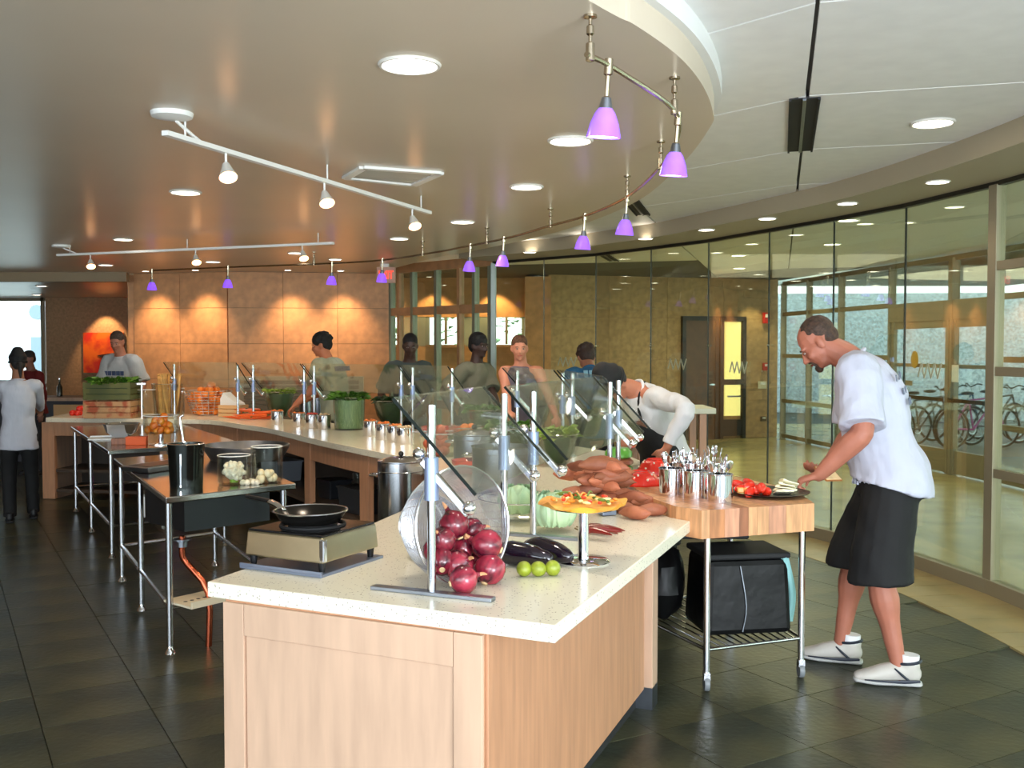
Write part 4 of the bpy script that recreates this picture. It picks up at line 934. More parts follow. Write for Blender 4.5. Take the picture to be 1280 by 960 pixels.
# --- portable burner, foil mat and frying pan
bc = (P(300, 713, ZT) + P(470, 690, ZT)) / 2; ba = math.atan2(*(P(405, 722, ZT) - P(303, 708, ZT)).yx)
b0 = P(405, 722, ZT); e1v = (P(303, 709, ZT) - b0); e2v = (P(470, 685, ZT) - b0)
e2n = Vector((-e1v.y, e1v.x, 0)); e2n = e2n if e2n.dot(e2v) > 0 else -e2n; e2n.normalize(); e1n = e1v.normalized()
W1, W2 = e1v.length, 0.33
mc = b0 + e1n * W1 / 2 + e2n * W2 / 2; ma = math.atan2(-e1n.y, -e1n.x)
t = thing('foil_mat', 'grey metal tray lying under the portable burner', 'tray', (mc.x, mc.y, ZT), ma)
mk('plate', G().box((0, 0, 0.005), (W1 + 0.0, W2 + 0.03, 0.01)), M('blue_grey_metal', (136, 146, 168), 0.35, 0.7), t, smooth=False, bevel=0.002)
mk('rim', G().box((0, -(W2 + 0.03) / 2 + 0.004, 0.012), (W1, 0.006, 0.014)), M('blue_grey_metal', (136, 146, 168), 0.35, 0.7), t, smooth=False)
t = thing('portable_burner', 'stainless portable tabletop burner with black top on the near counter end', 'burner', (mc.x, mc.y, ZT + 0.01), ma)
BR = M('brushed_warm_steel', (190, 180, 150), 0.28, 1.0, var=0.05)
mk('housing', G().box((0, 0, 0.075), (W1 * 0.96, W2 * 0.98, 0.085), tz=0.96), BR, t, smooth=False, bevel=0.006)
mk('top_plate', G().box((0, 0, 0.120), (W1 * 0.90, W2 * 0.92, 0.008)), M('black_enamel', (20, 20, 22), 0.15), t, smooth=False, bevel=0.003)
for x in (-1, 1):
    for y in (-1, 1): mk('foot', G().cyl((x * W1 * 0.42, y * W2 * 0.42, 0.033), (x * W1 * 0.42, y * W2 * 0.42, 0.0), 0.014, 0.010), BLACK, t)
mk('control_knob', G().lathe([(0, 0), (0.020, 0), (0.017, 0.022), (0, 0.022)], (-W1 * 0.49, -0.04, 0.075), 16, RY(-PI / 2)), M('orange_knob', (226, 110, 60), 0.3), t)
for r in (0.11, 0.08): mk('burner_ring', G().hoop((0, 0, 0.126), r, 0.006, 28, 6), BLACKM, t)
mk('corner_guard', G().box((W1 * 0.475, -W2 * 0.475, 0.075), (0.02, 0.02, 0.075)), CHROME, t, smooth=False, bevel=0.004)
pc = P(390, 660, ZT + 0.165); 
t = thing('frying_pan', 'black frying pan with steel handle on the portable burner', 'frying pan', (mc.x - 0.005, mc.y - 0.01, ZT + 0.144), ma)
mk('pan_body', G().lathe([(0, 0), (0.085, 0), (0.10, 0.005), (0.125, 0.042), (0.128, 0.044), (0.123, 0.044), (0.097, 0.010), (0.082, 0.006), (0, 0.006)], seg=36), M('seasoned_pan', (36, 34, 32), 0.22, 0.6), t)
mk('rim', G().hoop((0, 0, 0.044), 0.1265, 0.003, 36, 6), STEEL, t)
mk('handle', G().limb([(-0.125, 0.0, 0.036), (-0.17, 0.015, 0.052), (-0.24, 0.03, 0.060), (-0.33, 0.05, 0.062)], [(0.010, 0.006), (0.009, 0.006), (0.014, 0.008), (0.013, 0.008)], side=(0, 1, 0)), BLACK, t)
mk('handle_ferrule', G().limb([(-0.122, 0.0, 0.036), (-0.155, 0.010, 0.048), (-0.195, 0.02, 0.056)], [(0.015, 0.008), (0.013, 0.0095), (0.015, 0.0095)], side=(0, 1, 0)), CHROME, t)
g = G(); g.ell((0.03, -0.01, 0.012), (0.05, 0.03, 0.007), lump=0.4, seed=3); mk('seared_food', g, M('seared_orange', (224, 120, 50), 0.4, var=0.3, vs=20), t)
# --- onion basket: two wire-mesh bowls on their sides
MESH = glassm('wire_mesh_glass', (214, 214, 220), 0.15, haze=0.13, hc=(214, 214, 220))
WIRE = M('bright_wire', (225, 225, 228), 0.25, 0.9)
def meshbowl(lab, c, axis, r, depth, back, wires=22, hoops=9):
    ax = Vector(axis).normalized(); q = ax.to_track_quat('Z', 'Y').to_matrix()
    t = thing('wire_basket', lab, 'basket', c); t_loc = Vector((0, 0, 0))
    prof = []
    for i in range(9):
        u = i / 8; prof.append((back + (r - back) * math.sin(u * PI / 2) ** 0.9, -depth * (1 - u)))
    mk('rim', G().hoop((0, 0, 0), r, 0.0045, 48, 8, q), WIRE, t)
    g = G()
    for k in range(wires * 2):
        a = 2 * PI * k / (wires * 2); g.tube([q @ Vector((pr * math.cos(a), pr * math.sin(a), z)) for pr, z in prof], 0.0007, 3)
    for i in range(hoops * 3):
        u = i / (hoops * 3); pr = back + (r - back) * math.sin(u * PI / 2) ** 0.9; g.hoop((q @ Vector((0, 0, -depth * (1 - u)))), pr, 0.0007, 36, 3, q)
    o = mk('mesh', g, WIRE, t); o['kind'] = 'stuff'
    g = G(); g.lathe([(0, -depth), (back, -depth)] + [(pr, z) for pr, z in prof[1:]], (0, 0, 0), 36, q); mk('fine_gauze', g, MESH, t)
    mk('base_ring', G().hoop(q @ Vector((0, 0, -depth - 0.008)), back * 1.05, 0.004, 30, 6, q), WIRE, t)
    return t
bx = P(592, 738, ZT)
meshbowl('large wire mesh basket on its side, spilling red onions', (bx.x - 0.035, bx.y + 0.10, ZT + 0.185), (0.66, -0.73, 0.12), 0.19, 0.22, 0.085)
lx = P(520, 722, ZT)
meshbowl('second wire mesh basket lying behind the onions, rim to the left', (lx.x - 0.01, lx.y + 0.24, ZT + 0.125), (-0.86, -0.45, 0.1), 0.125, 0.15, 0.06, 16, 6)
ONI = vary(M('red_onion_skin', (58, 8, 24), 0.25, c2=(150, 40, 58), vs=14, stretch=(2.5, 2.5, 0.5), thr=(0.36, 0.62), coat=0.25), 0.6, 1.25)
def make_onion(lab, r):
    t = thing('red_onion', lab, 'onion', (0, 0, 0), 0, 'red onions spilling from the wire basket')
    mk('bulb', G().lathe([(0, -0.036), (0.012, -0.036), (0.028, -0.029), (0.039, -0.010), (0.040, 0.006), (0.033, 0.024), (0.018, 0.034), (0.008, 0.040), (0.005, 0.050), (0, 0.052)], seg=22, lobes=7, la=0.015), ONI, t)
    mk('root_tuft', G().lathe([(0, -0.040), (0.007, -0.040), (0.010, -0.034), (0, -0.034)], seg=10), M('onion_root', (206, 176, 130), 0.8), t)
    mk('papery_tip', G().limb([(0, 0, 0.044), (0.003, 0, 0.056), (0.008, 0.002, 0.064)], [0.006, 0.0045, 0.002], seg=8), M('onion_paper', (196, 140, 96), 0.6), t)
    return t
oz = None
os_ = [(579, 729, 3.05), (612, 715, 3.17), (573, 706, 3.13), (609, 681, 3.20), (568, 656, 3.20), (554, 675, 3.15), (579, 686, 3.24), (597, 704, 3.26), (552, 702, 3.12), (590, 663, 3.28), (544, 688, 3.16), (590, 690, 3.30), (566, 684, 3.30)]
for i, (x, y, Y) in enumerate(os_):
    p = PY(x, y, Y); sc = (1.15, 1.3, 1.2, 1.3, 1.25, 1.05, 1.0, 1.0, 1.1, 1.05, 1.0, 1.0, 1.0)[i]
    if oz is None: oz = make_onion('glossy red onion among those spilling from the wire basket', 1); o = oz
    else: o = dup(oz, (0, 0, 0))
    o.location = (p.x, p.y, max(p.z, ZT + .036 * sc)); o.rotation_euler = (random.uniform(-1.4, 1.4), random.uniform(-1.2, 1.2), random.uniform(0, 6)); o.scale = (sc,) * 3
oz['label'] = 'frontmost red onion, lying on the worktop by the post foot'
# --- eggplants and limes
EGG = M('eggplant_skin', (22, 12, 26), 0.12, coat=0.5); ep = None
for i, (x, y, a, lab) in enumerate(((690, 694, 2.3, 'shiny black eggplant lying right, cap toward the limes'), (654, 700, 2.7, 'shiny black eggplant beside the onions, left one'))):
    p = P(x - 14, y + 6, ZT)
    if ep is None:
        t = thing('eggplant', lab, 'eggplant', (p.x, p.y, ZT + 0.042), a, 'eggplants by the limes')
        mk('fruit', G().limb([(0.05, 0, 0), (0.0, 0, 0), (-0.07, 0, -0.003), (-0.13, 0.0, -0.008)], [0.030, 0.043, 0.038, 0.026], seg=18), EGG, t)
        mk('calyx', G().limb([(0.068, 0, 0.0), (0.082, 0, 0.002)], [0.024, 0.010], seg=10, sub=1), M('eggplant_cap', (110, 92, 70), 0.7), t)
        ep = t
    else: dup(ep, (p.x, p.y, ZT + 0.042), a, lab)
LIME = M('lime_skin', (138, 150, 40), 0.35, var=0.12, vs=30, bump=0.15, bs=160); lp = None
for x, y, h, lab in ((655, 711, .026, 'leftmost of the green limes'), (673, 711, .026, 'middle lime of the front row'), (691, 710, .026, 'rightmost lime of the front row'), (682, 700, .026, 'lime behind the front three')):
    p = P(x, y, ZT + h)
    if y < 705: p = p + Vector((0, 0.03, 0))
    if lp is None:
        t = thing('lime', lab, 'lime', (p.x, p.y, ZT + h), 0, 'limes on the near counter'); mk('fruit', G().ell((0, 0, 0), (0.0255, 0.0255, 0.0265), seg=18), LIME, t); mk('stem_scar', G().lathe([(0, 0.0262), (0.005, 0.0262), (0.003, 0.0285), (0, 0.0285)], seg=8), M('lime_scar', (120, 120, 60), 0.8), t); lp = t
    else: o = dup(lp, (p.x, p.y, ZT + h), 0, lab)
    (t if lp is t and x == 655 else o).rotation_euler = (random.uniform(0.3, 1.3), random.uniform(-0.8, 0.8), random.uniform(0, 6))
# --- clear bowl of cabbage behind, on a tray
p = P(672, 668, ZT)
t = thing('clear_bowl', 'wide clear bowl of pale cabbage behind the eggplants', 'bowl', (p.x - 0.05, p.y + 0.26, ZT))
mk('glass_wall', G().lathe([(0, 0), (0.10, 0), (0.17, 0.03), (0.20, 0.11), (0.195, 0.11), (0.165, 0.035), (0.10, 0.006), (0, 0.006)], seg=36), GUARD, t)
mk('rim', G().hoop((0, 0, 0.11), 0.198, 0.003, 40, 6), CHROME, t)
def cabbage(lab, c, r):
    t = thing('cabbage', lab, 'cabbage', c, random.uniform(0, 6), 'cabbages'); CB_ = M('cabbage_leaf', (186, 210, 164), 0.5, c2=(140, 178, 150), vs=7, thr=(0.35, 0.7), bump=0.3, bs=12)
    mk('heart', G().ell((0, 0, r), (r * 0.9, r * 0.9, r * 0.85), lump=0.15, seg=18), CB_, t)
    for k in range(9):
        a = 2 * PI * k / 9 + random.uniform(-.2, .2); g = G(); n = 7
        rows = []
        for i in range(n):
            u = i / (n - 1); ph = -0.2 + u * 1.5; row = []
            for j in range(7):
                v = (j - 3) / 3 * 0.55 * math.sin(PI * (0.15 + 0.75 * u)); rr = r * (1.06 + 0.16 * u + 0.05 * math.sin(j * 2.4 + k))
                row.append(g.v((rr * math.cos(a + v) * math.cos(ph - 0.5), rr * math.sin(a + v) * math.cos(ph - 0.5), r * 0.95 + rr * math.sin(ph - 0.5))))
            rows.append(row)
        for i in range(n - 1):
            for j in range(6): g.f([rows[i][j], rows[i][j + 1], rows[i + 1][j + 1], rows[i + 1][j]])
        mk('leaf', g, CB_, t)
    return t
p2 = P(703, 671, ZT)
cabbage('pale green cabbage at the right side of the clear bowl', (p2.x - 0.03, p2.y + 0.12, ZT + 0.005), 0.085); cabbage('cabbage inside the clear bowl, behind the front one', (p.x - 0.08, p.y + 0.30, ZT + 0.02), 0.075)
# --- flatbread on its steel pedestal stand
p = P(729, 702, ZT); hz = 0.19
t = thing('pedestal_stand', 'polished steel pedestal stand holding the flatbread', 'cake stand', (p.x, p.y, ZT))
mk('base_disc', G().lathe([(0, 0), (0.095, 0), (0.096, 0.004), (0.085, 0.010), (0.02, 0.013), (0, 0.013)], seg=36), CHROME, t); mk('column', G().cyl((0, 0, 0.01), (0, 0, hz), 0.019, seg=20), CHROME, t)
mk('plate', G().lathe([(0, hz), (0.12, hz), (0.125, hz + 0.006), (0, hz + 0.006)], seg=32), STEEL, t)
g = G(); f = thing('flatbread', 'golden topped flatbread with peppers and herbs on the pedestal stand', 'flatbread', (p.x, p.y, ZT + hz + 0.007))
R1 = [(0.150 + 0.012 * math.sin(3 * a) + 0.006 * math.sin(7 * a)) for a in [2 * PI * k / 40 for k in range(40)]]
g = G(); top = [g.v((R1[k] * math.cos(2 * PI * k / 40), R1[k] * math.sin(2 * PI * k / 40), 0.012 + 0.010 * math.sin(k * 0.9))) for k in range(40)]; mid = [g.v((R1[k] * 0.86 * math.cos(2 * PI * k / 40), R1[k] * 0.86 * math.sin(2 * PI * k / 40), 0.012)) for k in range(40)]; bt = [g.v((R1[k] * 0.95 * math.cos(2 * PI * k / 40), R1[k] * 0.95 * math.sin(2 * PI * k / 40), 0.0)) for k in range(40)]
for k in range(40): g.f([top[k], top[(k + 1) % 40], mid[(k + 1) % 40], mid[k]]); g.f([bt[k], bt[(k + 1) % 40], top[(k + 1) % 40], top[k]])
g.f(mid); g.f(bt[::-1]); mk('crust', g, M('golden_crust', (236, 172, 60), 0.45, c2=(206, 120, 30), vs=16, thr=(0.4, 0.75)), f)
tops = [M('topping_red', (214, 60, 30), 0.4), M('topping_cream', (240, 222, 150), 0.5), M('topping_green', (96, 120, 44), 0.5), M('topping_orange', (232, 140, 50), 0.4)]
for k in range(34):
    a, r = random.uniform(0, 6.28), 0.115 * math.sqrt(random.random()); g = G(); g.ell((r * math.cos(a), r * math.sin(a), 0.020 + random.uniform(0, 0.012)), (random.uniform(.008, .02), .008, .006), RZ(random.uniform(0, 3)), seg=8); mk(('pepper_piece', 'cheese_piece', 'herb_piece', 'squash_piece')[k % 4], g, tops[k % 4], f)
for k in range(7):
    a = random.uniform(0, 3); g = G(); x0, y0 = random.uniform(-.05, .03), random.uniform(-.04, .04); g.limb([(x0, y0, .034), (x0 + .03 * math.cos(a), y0 + .03 * math.sin(a), .045), (x0 + .065 * math.cos(a), y0 + .065 * math.sin(a), .036)], [.004, .0035, .002], seg=6); mk('herb_sprig', g, tops[2 if k % 2 else 3], f)
# dried chillies beside
g = None; CH = M('dark_chilli', (112, 24, 18), 0.3)
for k, (x, y) in enumerate(((748, 655), (752, 662), (741, 668), (756, 656), (745, 660), (750, 667))):
    q = P(x, y + 8, ZT); t = thing('dried_chilli', 'dark red dried chilli in the small heap by the pedestal stand', 'chilli', (q.x, q.y, ZT + 0.012 + 0.012 * (k % 3)), -0.9 + 0.2 * k, 'dried chillies by the pedestal stand')
    mk('pod', G().limb([(-.05, 0, 0), (0, .008, .004), (.05, 0, 0), (.085, -.01, -.004)], [.011, .012, .008, .002], seg=8), CH, t); mk('stem', G().cyl((-.058, 0, 0), (-.08, .004, .006), .003, seg=6), M('stem_brown', (110, 90, 50), .8), t)
q = P(765, 645, ZT); t = thing('small_box', 'small steel-blue box at the end of the sweet potato heap', 'box', (q.x - 0.02, q.y + 0.02, ZT), 0.4); mk('body', G().box((0, 0, .03), (.07, .05, .055)), M('blue_grey_metal', (136, 146, 168), .35, .7), t, smooth=False, bevel=.003); mk('lid', G().box((0, 0, .06), (.074, .054, .008)), BLACK, t, smooth=False)
# --- sweet potatoes: a heap running back along the counter
SPM = M('sweet_potato_skin', (186, 112, 76), 0.6, c2=(156, 84, 60), vs=10, thr=(0.3, 0.75), bump=0.2, bs=30); spt = None; vary(SPM, 0.5, 1.15)
spots = [(793, 641, .03), (815, 637, .03), (775, 632, .035), (790, 622, .06), (768, 618, .06), (806, 628, .035), (755, 625, .04)]
for i in range(24):
    u = i / 24; spots.append((715 + 62 * random.random() - 10 * u, 622 - 26 * random.random(), 0.04 + 0.16 * random.random() * (1 - abs(random.random() - .5))))
for i, (x, y, h) in enumerate(spots):
    p = P(x, y, ZT + h)
    if i >= 7: p.y = min(max(p.y, 4.7), 5.2); p.x = (x - 640) / FPX * p.y + 0.02; h = max(.035, .21 - 0.42 * abs(p.x - .42) - .1 * random.random())
    an = random.uniform(-0.9, 0.9)
    if spt is None:
        t = thing('sweet_potato', 'x', 'sweet potato', (0, 0, 0), 0, 'sweet potatoes heaped on the counter')
        mk('tuber', G().limb([(-.085, 0, 0), (-.05, .004, 0), (0, .0, .004), (.05, -.005, 0), (.09, -.002, -.003)], [.008, .024, .034, .028, .007], seg=14), SPM, t); mk('root_end', G().limb([(.088, -.002, -.003), (.105, 0, -.003)], [.006, .002], seg=6, sub=1), M('root_brown', (140, 84, 60), .8), t)
        spt = t; o = t
    else: o = dup(spt, (0, 0, 0))
    o.location = (p.x, p.y, ZT + h); o.rotation_euler = (random.uniform(0, 6), random.uniform(-.12, .12), an); k_ = random.uniform(.85, 1.08); o.scale = (k_,) * 3
    o['label'] = {0: 'frontmost sweet potato of the heap, lying flat', 1: 'sweet potato at the right end of the heap, touching the block'}.get(i, 'orange-brown sweet potato piled in the heap beside the block table')
# --- on the block: red and green bowls, flatware cans, tray with sandwich fixings
REDB = M('red_glazed', (222, 40, 24), 0.25, coat=.4); GRNB = M('green_glazed', (96, 170, 60), .3, coat=.3); DOT = M('white_dots', (250, 240, 220), .4)
def dome(c, r, h, mat, lab, dots=12, z0=0.0, cat='bowl'):
    t = thing('upturned_bowl', lab, cat, c)
    mk('shell', G().lathe([(r, 0), (r * 1.02, h * .12), (r * .9, h * .42), (r * .7, h * .8), (r * .45, h), (0, h)], seg=36, lobes=9, la=.04), mat, t)
    mk('foot_ring', G().hoop((0, 0, h), r * .42, .005, 24, 6), mat, t)
    for k in range(dots):
        a = 2 * PI * k / dots + .3; rr, zz = (r * .88, h * .5) if k % 2 else (r * .70, h * .84); mk('dot', G().ell((rr * math.cos(a), rr * math.sin(a), zz), .006, seg=8), DOT, t)
    return t
p = P(800, 606, BT); dome((p.x, p.y + .02, BT), .11, .066, REDB, 'upturned red bowl with white dots on the block, nearer one')
p = P(817, 598, BT); dome((p.x + .03, p.y + .16, BT), .10, .085, REDB, 'upturned red bowl half hidden behind the nearer red one')
p = P(768, 602, ZT)
t = thing('bowl_stack', 'stack of green and red bowls between the two posts by the chef', 'bowls', (p.x + 0.03, p.y + 0.08, ZT))
for k, (m, r, z, h) in enumerate(((REDB, .085, 0, .05), (GRNB, .082, .045, .045), (M('brown_glazed', (150, 84, 60), .4), .085, .085, .045), (GRNB, .078, .125, .06))):
    b_ = mk('bowl', G().lathe([(r * .8, z), (r, z + .01), (r * .98, z + h * .6), (r * .7, z + h), (0, z + h)], seg=28, lobes=9, la=.03), m, t)
def flatcan(x, y, lab, n, r=.058, h=.125, kinds='sf'):
    p = P(x, y, BT); c = (p.x, p.y + r, BT)
    t = thing('flatware_can', lab, 'canister', c, 0, 'flatware cans on the butcher block')
    mk('can', G().lathe([(0, 0), (r, 0), (r, h), (r + .003, h + .002), (r - .002, h + .002), (r - .002, .004), (0, .004)], seg=28), CHROME, t); mk('rim', G().hoop((0, 0, h), r, .003, 28, 6), STEEL, t)
    for k in range(n):
        a = 2 * PI * k / n + random.uniform(-.2, .2); rr = r * random.uniform(.3, .8); tl = random.uniform(.05, .35); L = random.uniform(.16, .195)
        base = Vector((rr * .3 * math.cos(a), rr * .3 * math.sin(a), .01)); d = Vector((math.cos(a) * tl, math.sin(a) * tl, 1)).normalized(); tip = base + d * L
        kind = ('spoon', 'fork', 'knife')[k % 3]; u = thing(kind, '%s standing in %s' % ({'spoon': 'spoon', 'fork': 'fork', 'knife': 'table knife'}[kind], lab.replace('steel can of cutlery', 'cutlery can')), kind, Vector(c) + base, 0, 'cutlery in the cans')
        d3 = tip - base; g = G(); sd = Vector((-math.sin(a + k), math.cos(a + k), 0))
        g.limb([(0, 0, 0), d3 * .5, d3 * .8], [(.006, .0018), (.0035, .0018), (.003, .0018)], side=sd, seg=6)
        if kind == 'spoon': g.limb([d3 * .78, d3 * .88, d3 * 1.0, d3 * 1.06], [(.003, .002), (.016, .003), (.018, .003), (.008, .002)], side=sd, seg=10)
        elif kind == 'fork':
            g.limb([d3 * .78, d3 * .86, d3 * .92], [(.003, .002), (.011, .002), (.012, .002)], side=sd, seg=8)
            for j in (-1, 0, 1): g.limb([d3 * .92 + sd * j * .009, d3 * 1.06 + sd * j * .009], [.0018, .001], seg=5, sub=1)
        else: g.limb([d3 * .78, d3 * .9, d3 * 1.08], [(.004, .002), (.010, .0016), (.006, .0012)], side=sd, seg=6)
        o = mk('blade' if kind == 'knife' else 'utensil', g, CHROME, u)
flatcan(841, 620, 'leftmost steel can of cutlery on the block', 9); flatcan(872, 624, 'middle steel can of cutlery on the block', 9); flatcan(903, 629, 'rightmost steel can of cutlery, beside the tray', 10)
flatcan(862, 611, 'steel can of cutlery at the back left of the row', 6); flatcan(893, 613, 'steel can of cutlery at the back right of the row', 6)
# black tray with tomatoes, cheese and bread
p = P(968, 622, BT); tc_ = Vector((p.x, p.y + .10, BT))
t = thing('round_tray', 'round black tray of sliced vegetables and bread on the block corner', 'tray', tc_)
mk('plate', G().lathe([(0, 0), (.12, 0), (.185, .014), (.19, .018), (.18, .018), (.12, .007), (0, .006)], seg=40), BLACK, t)
TOM = M('tomato_red', (214, 44, 24), .25, coat=.3); TOMI = M('tomato_flesh', (232, 92, 60), .35)
for k in range(13):
    a = PI * .55 + k * .25; r = .085 + .03 * (k % 2); q = tc_ + Vector((r * math.cos(a) - .03, r * math.sin(a) * .8, .018 + .012 * (k % 3)))
    o = thing('tomato_wedge', 'red tomato wedge on the left side of the black tray', 'tomato wedge', q, a, 'tomato wedges on the tray'); o.rotation_euler = (random.uniform(-.6, .6), random.uniform(-.5, .5), a)
    mk('skin', G().ell((0, 0, .003), (.040, .022, .022), seg=12), TOM, o); mk('flesh', G().box((0, -.008, .006), (.05, .012, .02), RX(.6)), TOMI, o, bevel=.004)
for k in range(5):
    q = tc_ + Vector((-.15 + .03 * k, -.06 + .01 * k, .022)); o = thing('melon_cube', 'orange melon piece at the left rim of the black tray', 'melon piece', q, k, 'melon pieces on the tray'); mk('flesh', G().box((0, 0, .008), (.03, .024, .024)), M('melon_orange', (236, 158, 84), .4), o, bevel=.004); mk('rind', G().box((0, 0, -.006), (.03, .024, .004)), M('melon_rind', (214, 200, 130), .5), o)
SL = M('pale_cheese', (238, 232, 200), .5, var=.08, vs=20)
for k in range(5):
    o = thing('cheese_slice', 'pale cheese slice piled on the right half of the black tray', 'cheese', tc_ + Vector((.055 + .01 * k, -.05 + .012 * k, .018 + .008 * k)), .3 * k, 'cheese slices on the tray'); o.rotation_euler = (.15 * (k - 2), .1 * k, .4 * k)
    mk('slice', G().box((0, 0, 0), (.085, .075, .006), tz=.97), SL, o, bevel=.002); mk('curl', G().limb([(-.03, .03, .006), (0, .036, .012), (.035, .03, .008)], [(.012, .003)] * 3, seg=8), SL, o)
BRD = M('bread_crumb', (228, 196, 146), .8, var=.08, vs=40, bump=.3, bs=80); CRU = M('bread_crust', (166, 104, 54), .6)
o = thing('bread_slice', 'slice of bread held over the tray by the tall man', 'bread', (1.55, 4.90, 1.03), .5); o.rotation_euler = (.55, .05, .5)
mk('crumb', G().prism([(-.05, -.05), (.05, -.05), (.058, .02), (.04, .055), (-.04, .055), (-.058, .02)], 0, .012), BRD, o, bevel=.003); mk('crust', G().prism([(-.053, -.053), (.053, -.053), (.061, .02), (.042, .059), (-.042, .059), (-.061, .02)], .002, .010), CRU, o)
o = thing('plastic_dome', 'small clear plastic container between the cans and the tray', 'container', P(927, 612, BT) + Vector((0, .12, 0))); mk('shell', G().lathe([(.05, 0), (.055, .02), (.03, .05), (0, .055)], seg=24), GUARD, o); mk('rim', G().hoop((0, 0, .002), .052, .003, 24, 6), WHITE, o)
# --- large grey pot on the counter centre with knob; red bowls near it
def cpot(x, y, r, h, lab, mat, **k):
    p = P(x, y, ZT); return pot('cooking_pot', lab, (p.x, p.y + r, ZT), r, h, mat, **k)
cpot(628, 620, .16, .24, 'large dull steel pot standing on the worktop behind the near posts', STEELD, lid=False, fill=M('creamy_soup', (200, 190, 150), .4))
cpot(592, 590, .13, .22, 'second dull steel pot left of the large one, by the red bowls', STEELD, lid=True)
for x, y, lab in ((585, 592, 'small red bowl left of the large dull pot'), (541, 500, 'red bowl behind the near post top'), (566, 494, 'red bowl far along the worktop near a guard clamp')):
    p = P(x, y if y > 560 else 545, ZT); t = thing('red_bowl', lab, 'bowl', (p.x, p.y, ZT)); s_ = .075
    mk('shell', G().lathe([(0, 0), (.05, 0), (s_ + .02, .06), (s_ + .025, .085), (s_ + .018, .085), (.045, .01), (0, .008)], seg=28, lobes=8, la=.03), REDB, t)
    for k in range(8): mk('dot', G().ell((.088 * math.cos(k * .785), .088 * math.sin(k * .785), .05), .007, seg=6), DOT, t)
# --- bowls of greens, glass vase and so on
LEAF = M('herb_leaf', (92, 140, 38), .5, c2=(40, 82, 22), vs=14, thr=(.3, .7)); LETT = M('lettuce_leaf', (168, 190, 70), .5, c2=(110, 150, 40), vs=14, thr=(.3, .7)); DKL = M('dark_leaf', (44, 76, 26), .5, c2=(24, 46, 16), vs=14)
def greens(t, name, r, z, n, mat, up=.6, L=.07, w_=.022, world=None, spread=1.0):
    g = G()
    for k in range(n):
        a, q = random.uniform(0, 6.28), r * math.sqrt(random.random()); d = Vector((math.cos(a) * spread, math.sin(a) * spread, random.uniform(.2, 1) * up * 2)); g.leaf((q * math.cos(a), q * math.sin(a), z + random.uniform(-.02, .03)), d, L * random.uniform(.7, 1.3), w_, .4, up=(random.uniform(-1, 1), random.uniform(-1, 1), 1))
    o = mk(name, g, mat, t); o['kind'] = 'stuff'; return o
def gbowl(x, y, r, h, lab, mat, n=120, vase=False, leafL=.07, fillm=None, vs=1.0):
    p = P(x, y, ZT); t = thing('salad_bowl' if not vase else 'glass_vase', lab, 'bowl' if not vase else 'vase', (p.x, p.y + r * .8, ZT))
    if vase: pr = [(0, 0), (r * .92, 0), (r, h), (r - .004, h), (r * .9, .008), (0, .008)]
    else: pr = [(0, 0), (r * .5, 0), (r * .8, h * .35), (r, h), (r - .004, h), (r * .78, h * .37), (r * .48, .006), (0, .006)]
    mk('glass_wall', G().lathe(pr, seg=32), GUARD, t); mk('rim', G().hoop((0, 0, h), r, .0035, 32, 6), CHROME, t)
    inner_r = r * .86
    mk('packed_leaves', G().lathe([(0, .012), (pr[1][0] * .85, .012), ((r * .74 if not vase else r * .88), h * .4), (inner_r, h * .92), (0, h * 1.0)], seg=24, lobes=6, la=.03), fillm or DKL, t)
    greens(t, 'leaves', r * .85, h * .95, n, mat, L=leafL); return t
gbowl(346, 522, .17, .28, 'glass bowl of dark salad under lettuce left of the crocks', LETT, 140)
gbowl(434, 538, .15, .30, 'tall glass vase of green herbs in front of the curly-haired man', LEAF, 170, vase=True, leafL=.11, fillm=M('pale_stalks', (150, 170, 120), .5, c2=(90, 120, 70), vs=20, stretch=(6, 6, .5)))
gbowl(488, 532, .19, .24, 'wide glass bowl of dark leafy greens right of the herb vase', DKL, 180)
gbowl(640, 577, .18, .22, 'glass bowl of green leaves behind the twin near posts', LEAF, 170)
gbowl(697, 583, .14, .20, 'glass bowl of bright lettuce near the pile of sweet potatoes', LETT, 180)
gbowl(668, 535, .16, .22, 'glass bowl of dark herbs before the tank-top woman', DKL, 140)
gbowl(735, 548, .14, .20, 'small glass bowl of greens beside the bending chef', DKL, 120)
gbowl(605, 545, .18, .22, 'wide glass bowl of green leaves far along the worktop', LEAF, 140)
# big steel bain behind + tomatoes / orange in clear bins
def heap(name, lab, cat, grp, cx, cy, z, r, cnt, rad, mat, stem=None, levels=3, sq=1.0):
    proto = None
    i = 0
    for lv in range(levels):
        m = int(cnt * (1 - .28 * lv) / levels * 1.4); rr = r * (1 - .22 * lv)
        for k in range(m):
            a = 2 * PI * k / m * 1.618 * 2.0; q = rr * math.sqrt((k + .5) / m); c = (cx + q * math.cos(a), cy + q * math.sin(a), z + rad * .8 + lv * rad * 1.35)
            if proto is None:
                t = thing(name, lab, cat, c, 0, grp); mk('fruit', G().ell((0, 0, 0), (rad, rad, rad * sq), seg=12), mat, t); mk('stem_end', G().lathe([(0, rad * .97 * sq), (rad * .14, rad * .97 * sq), (0, rad * 1.05 * sq)], seg=6), stem or M('stem_green', (90, 110, 40), .7), t); proto = t
            else: t = dup(proto, c)
            t.rotation_euler = (random.uniform(-1, 1), random.uniform(-1, 1), random.uniform(0, 6)); i += 1
ORG = M('orange_peel', (240, 130, 30), .4, var=.08, vs=30, bump=.1, bs=150)
p = P(252, 520, ZT); t = thing('fruit_basket', 'wire basket heaped with oranges on the far worktop', 'basket', (p.x, p.y + .24, ZT)); R_, h_ = .27, .26
ccx, ccy = p.x, p.y + .24
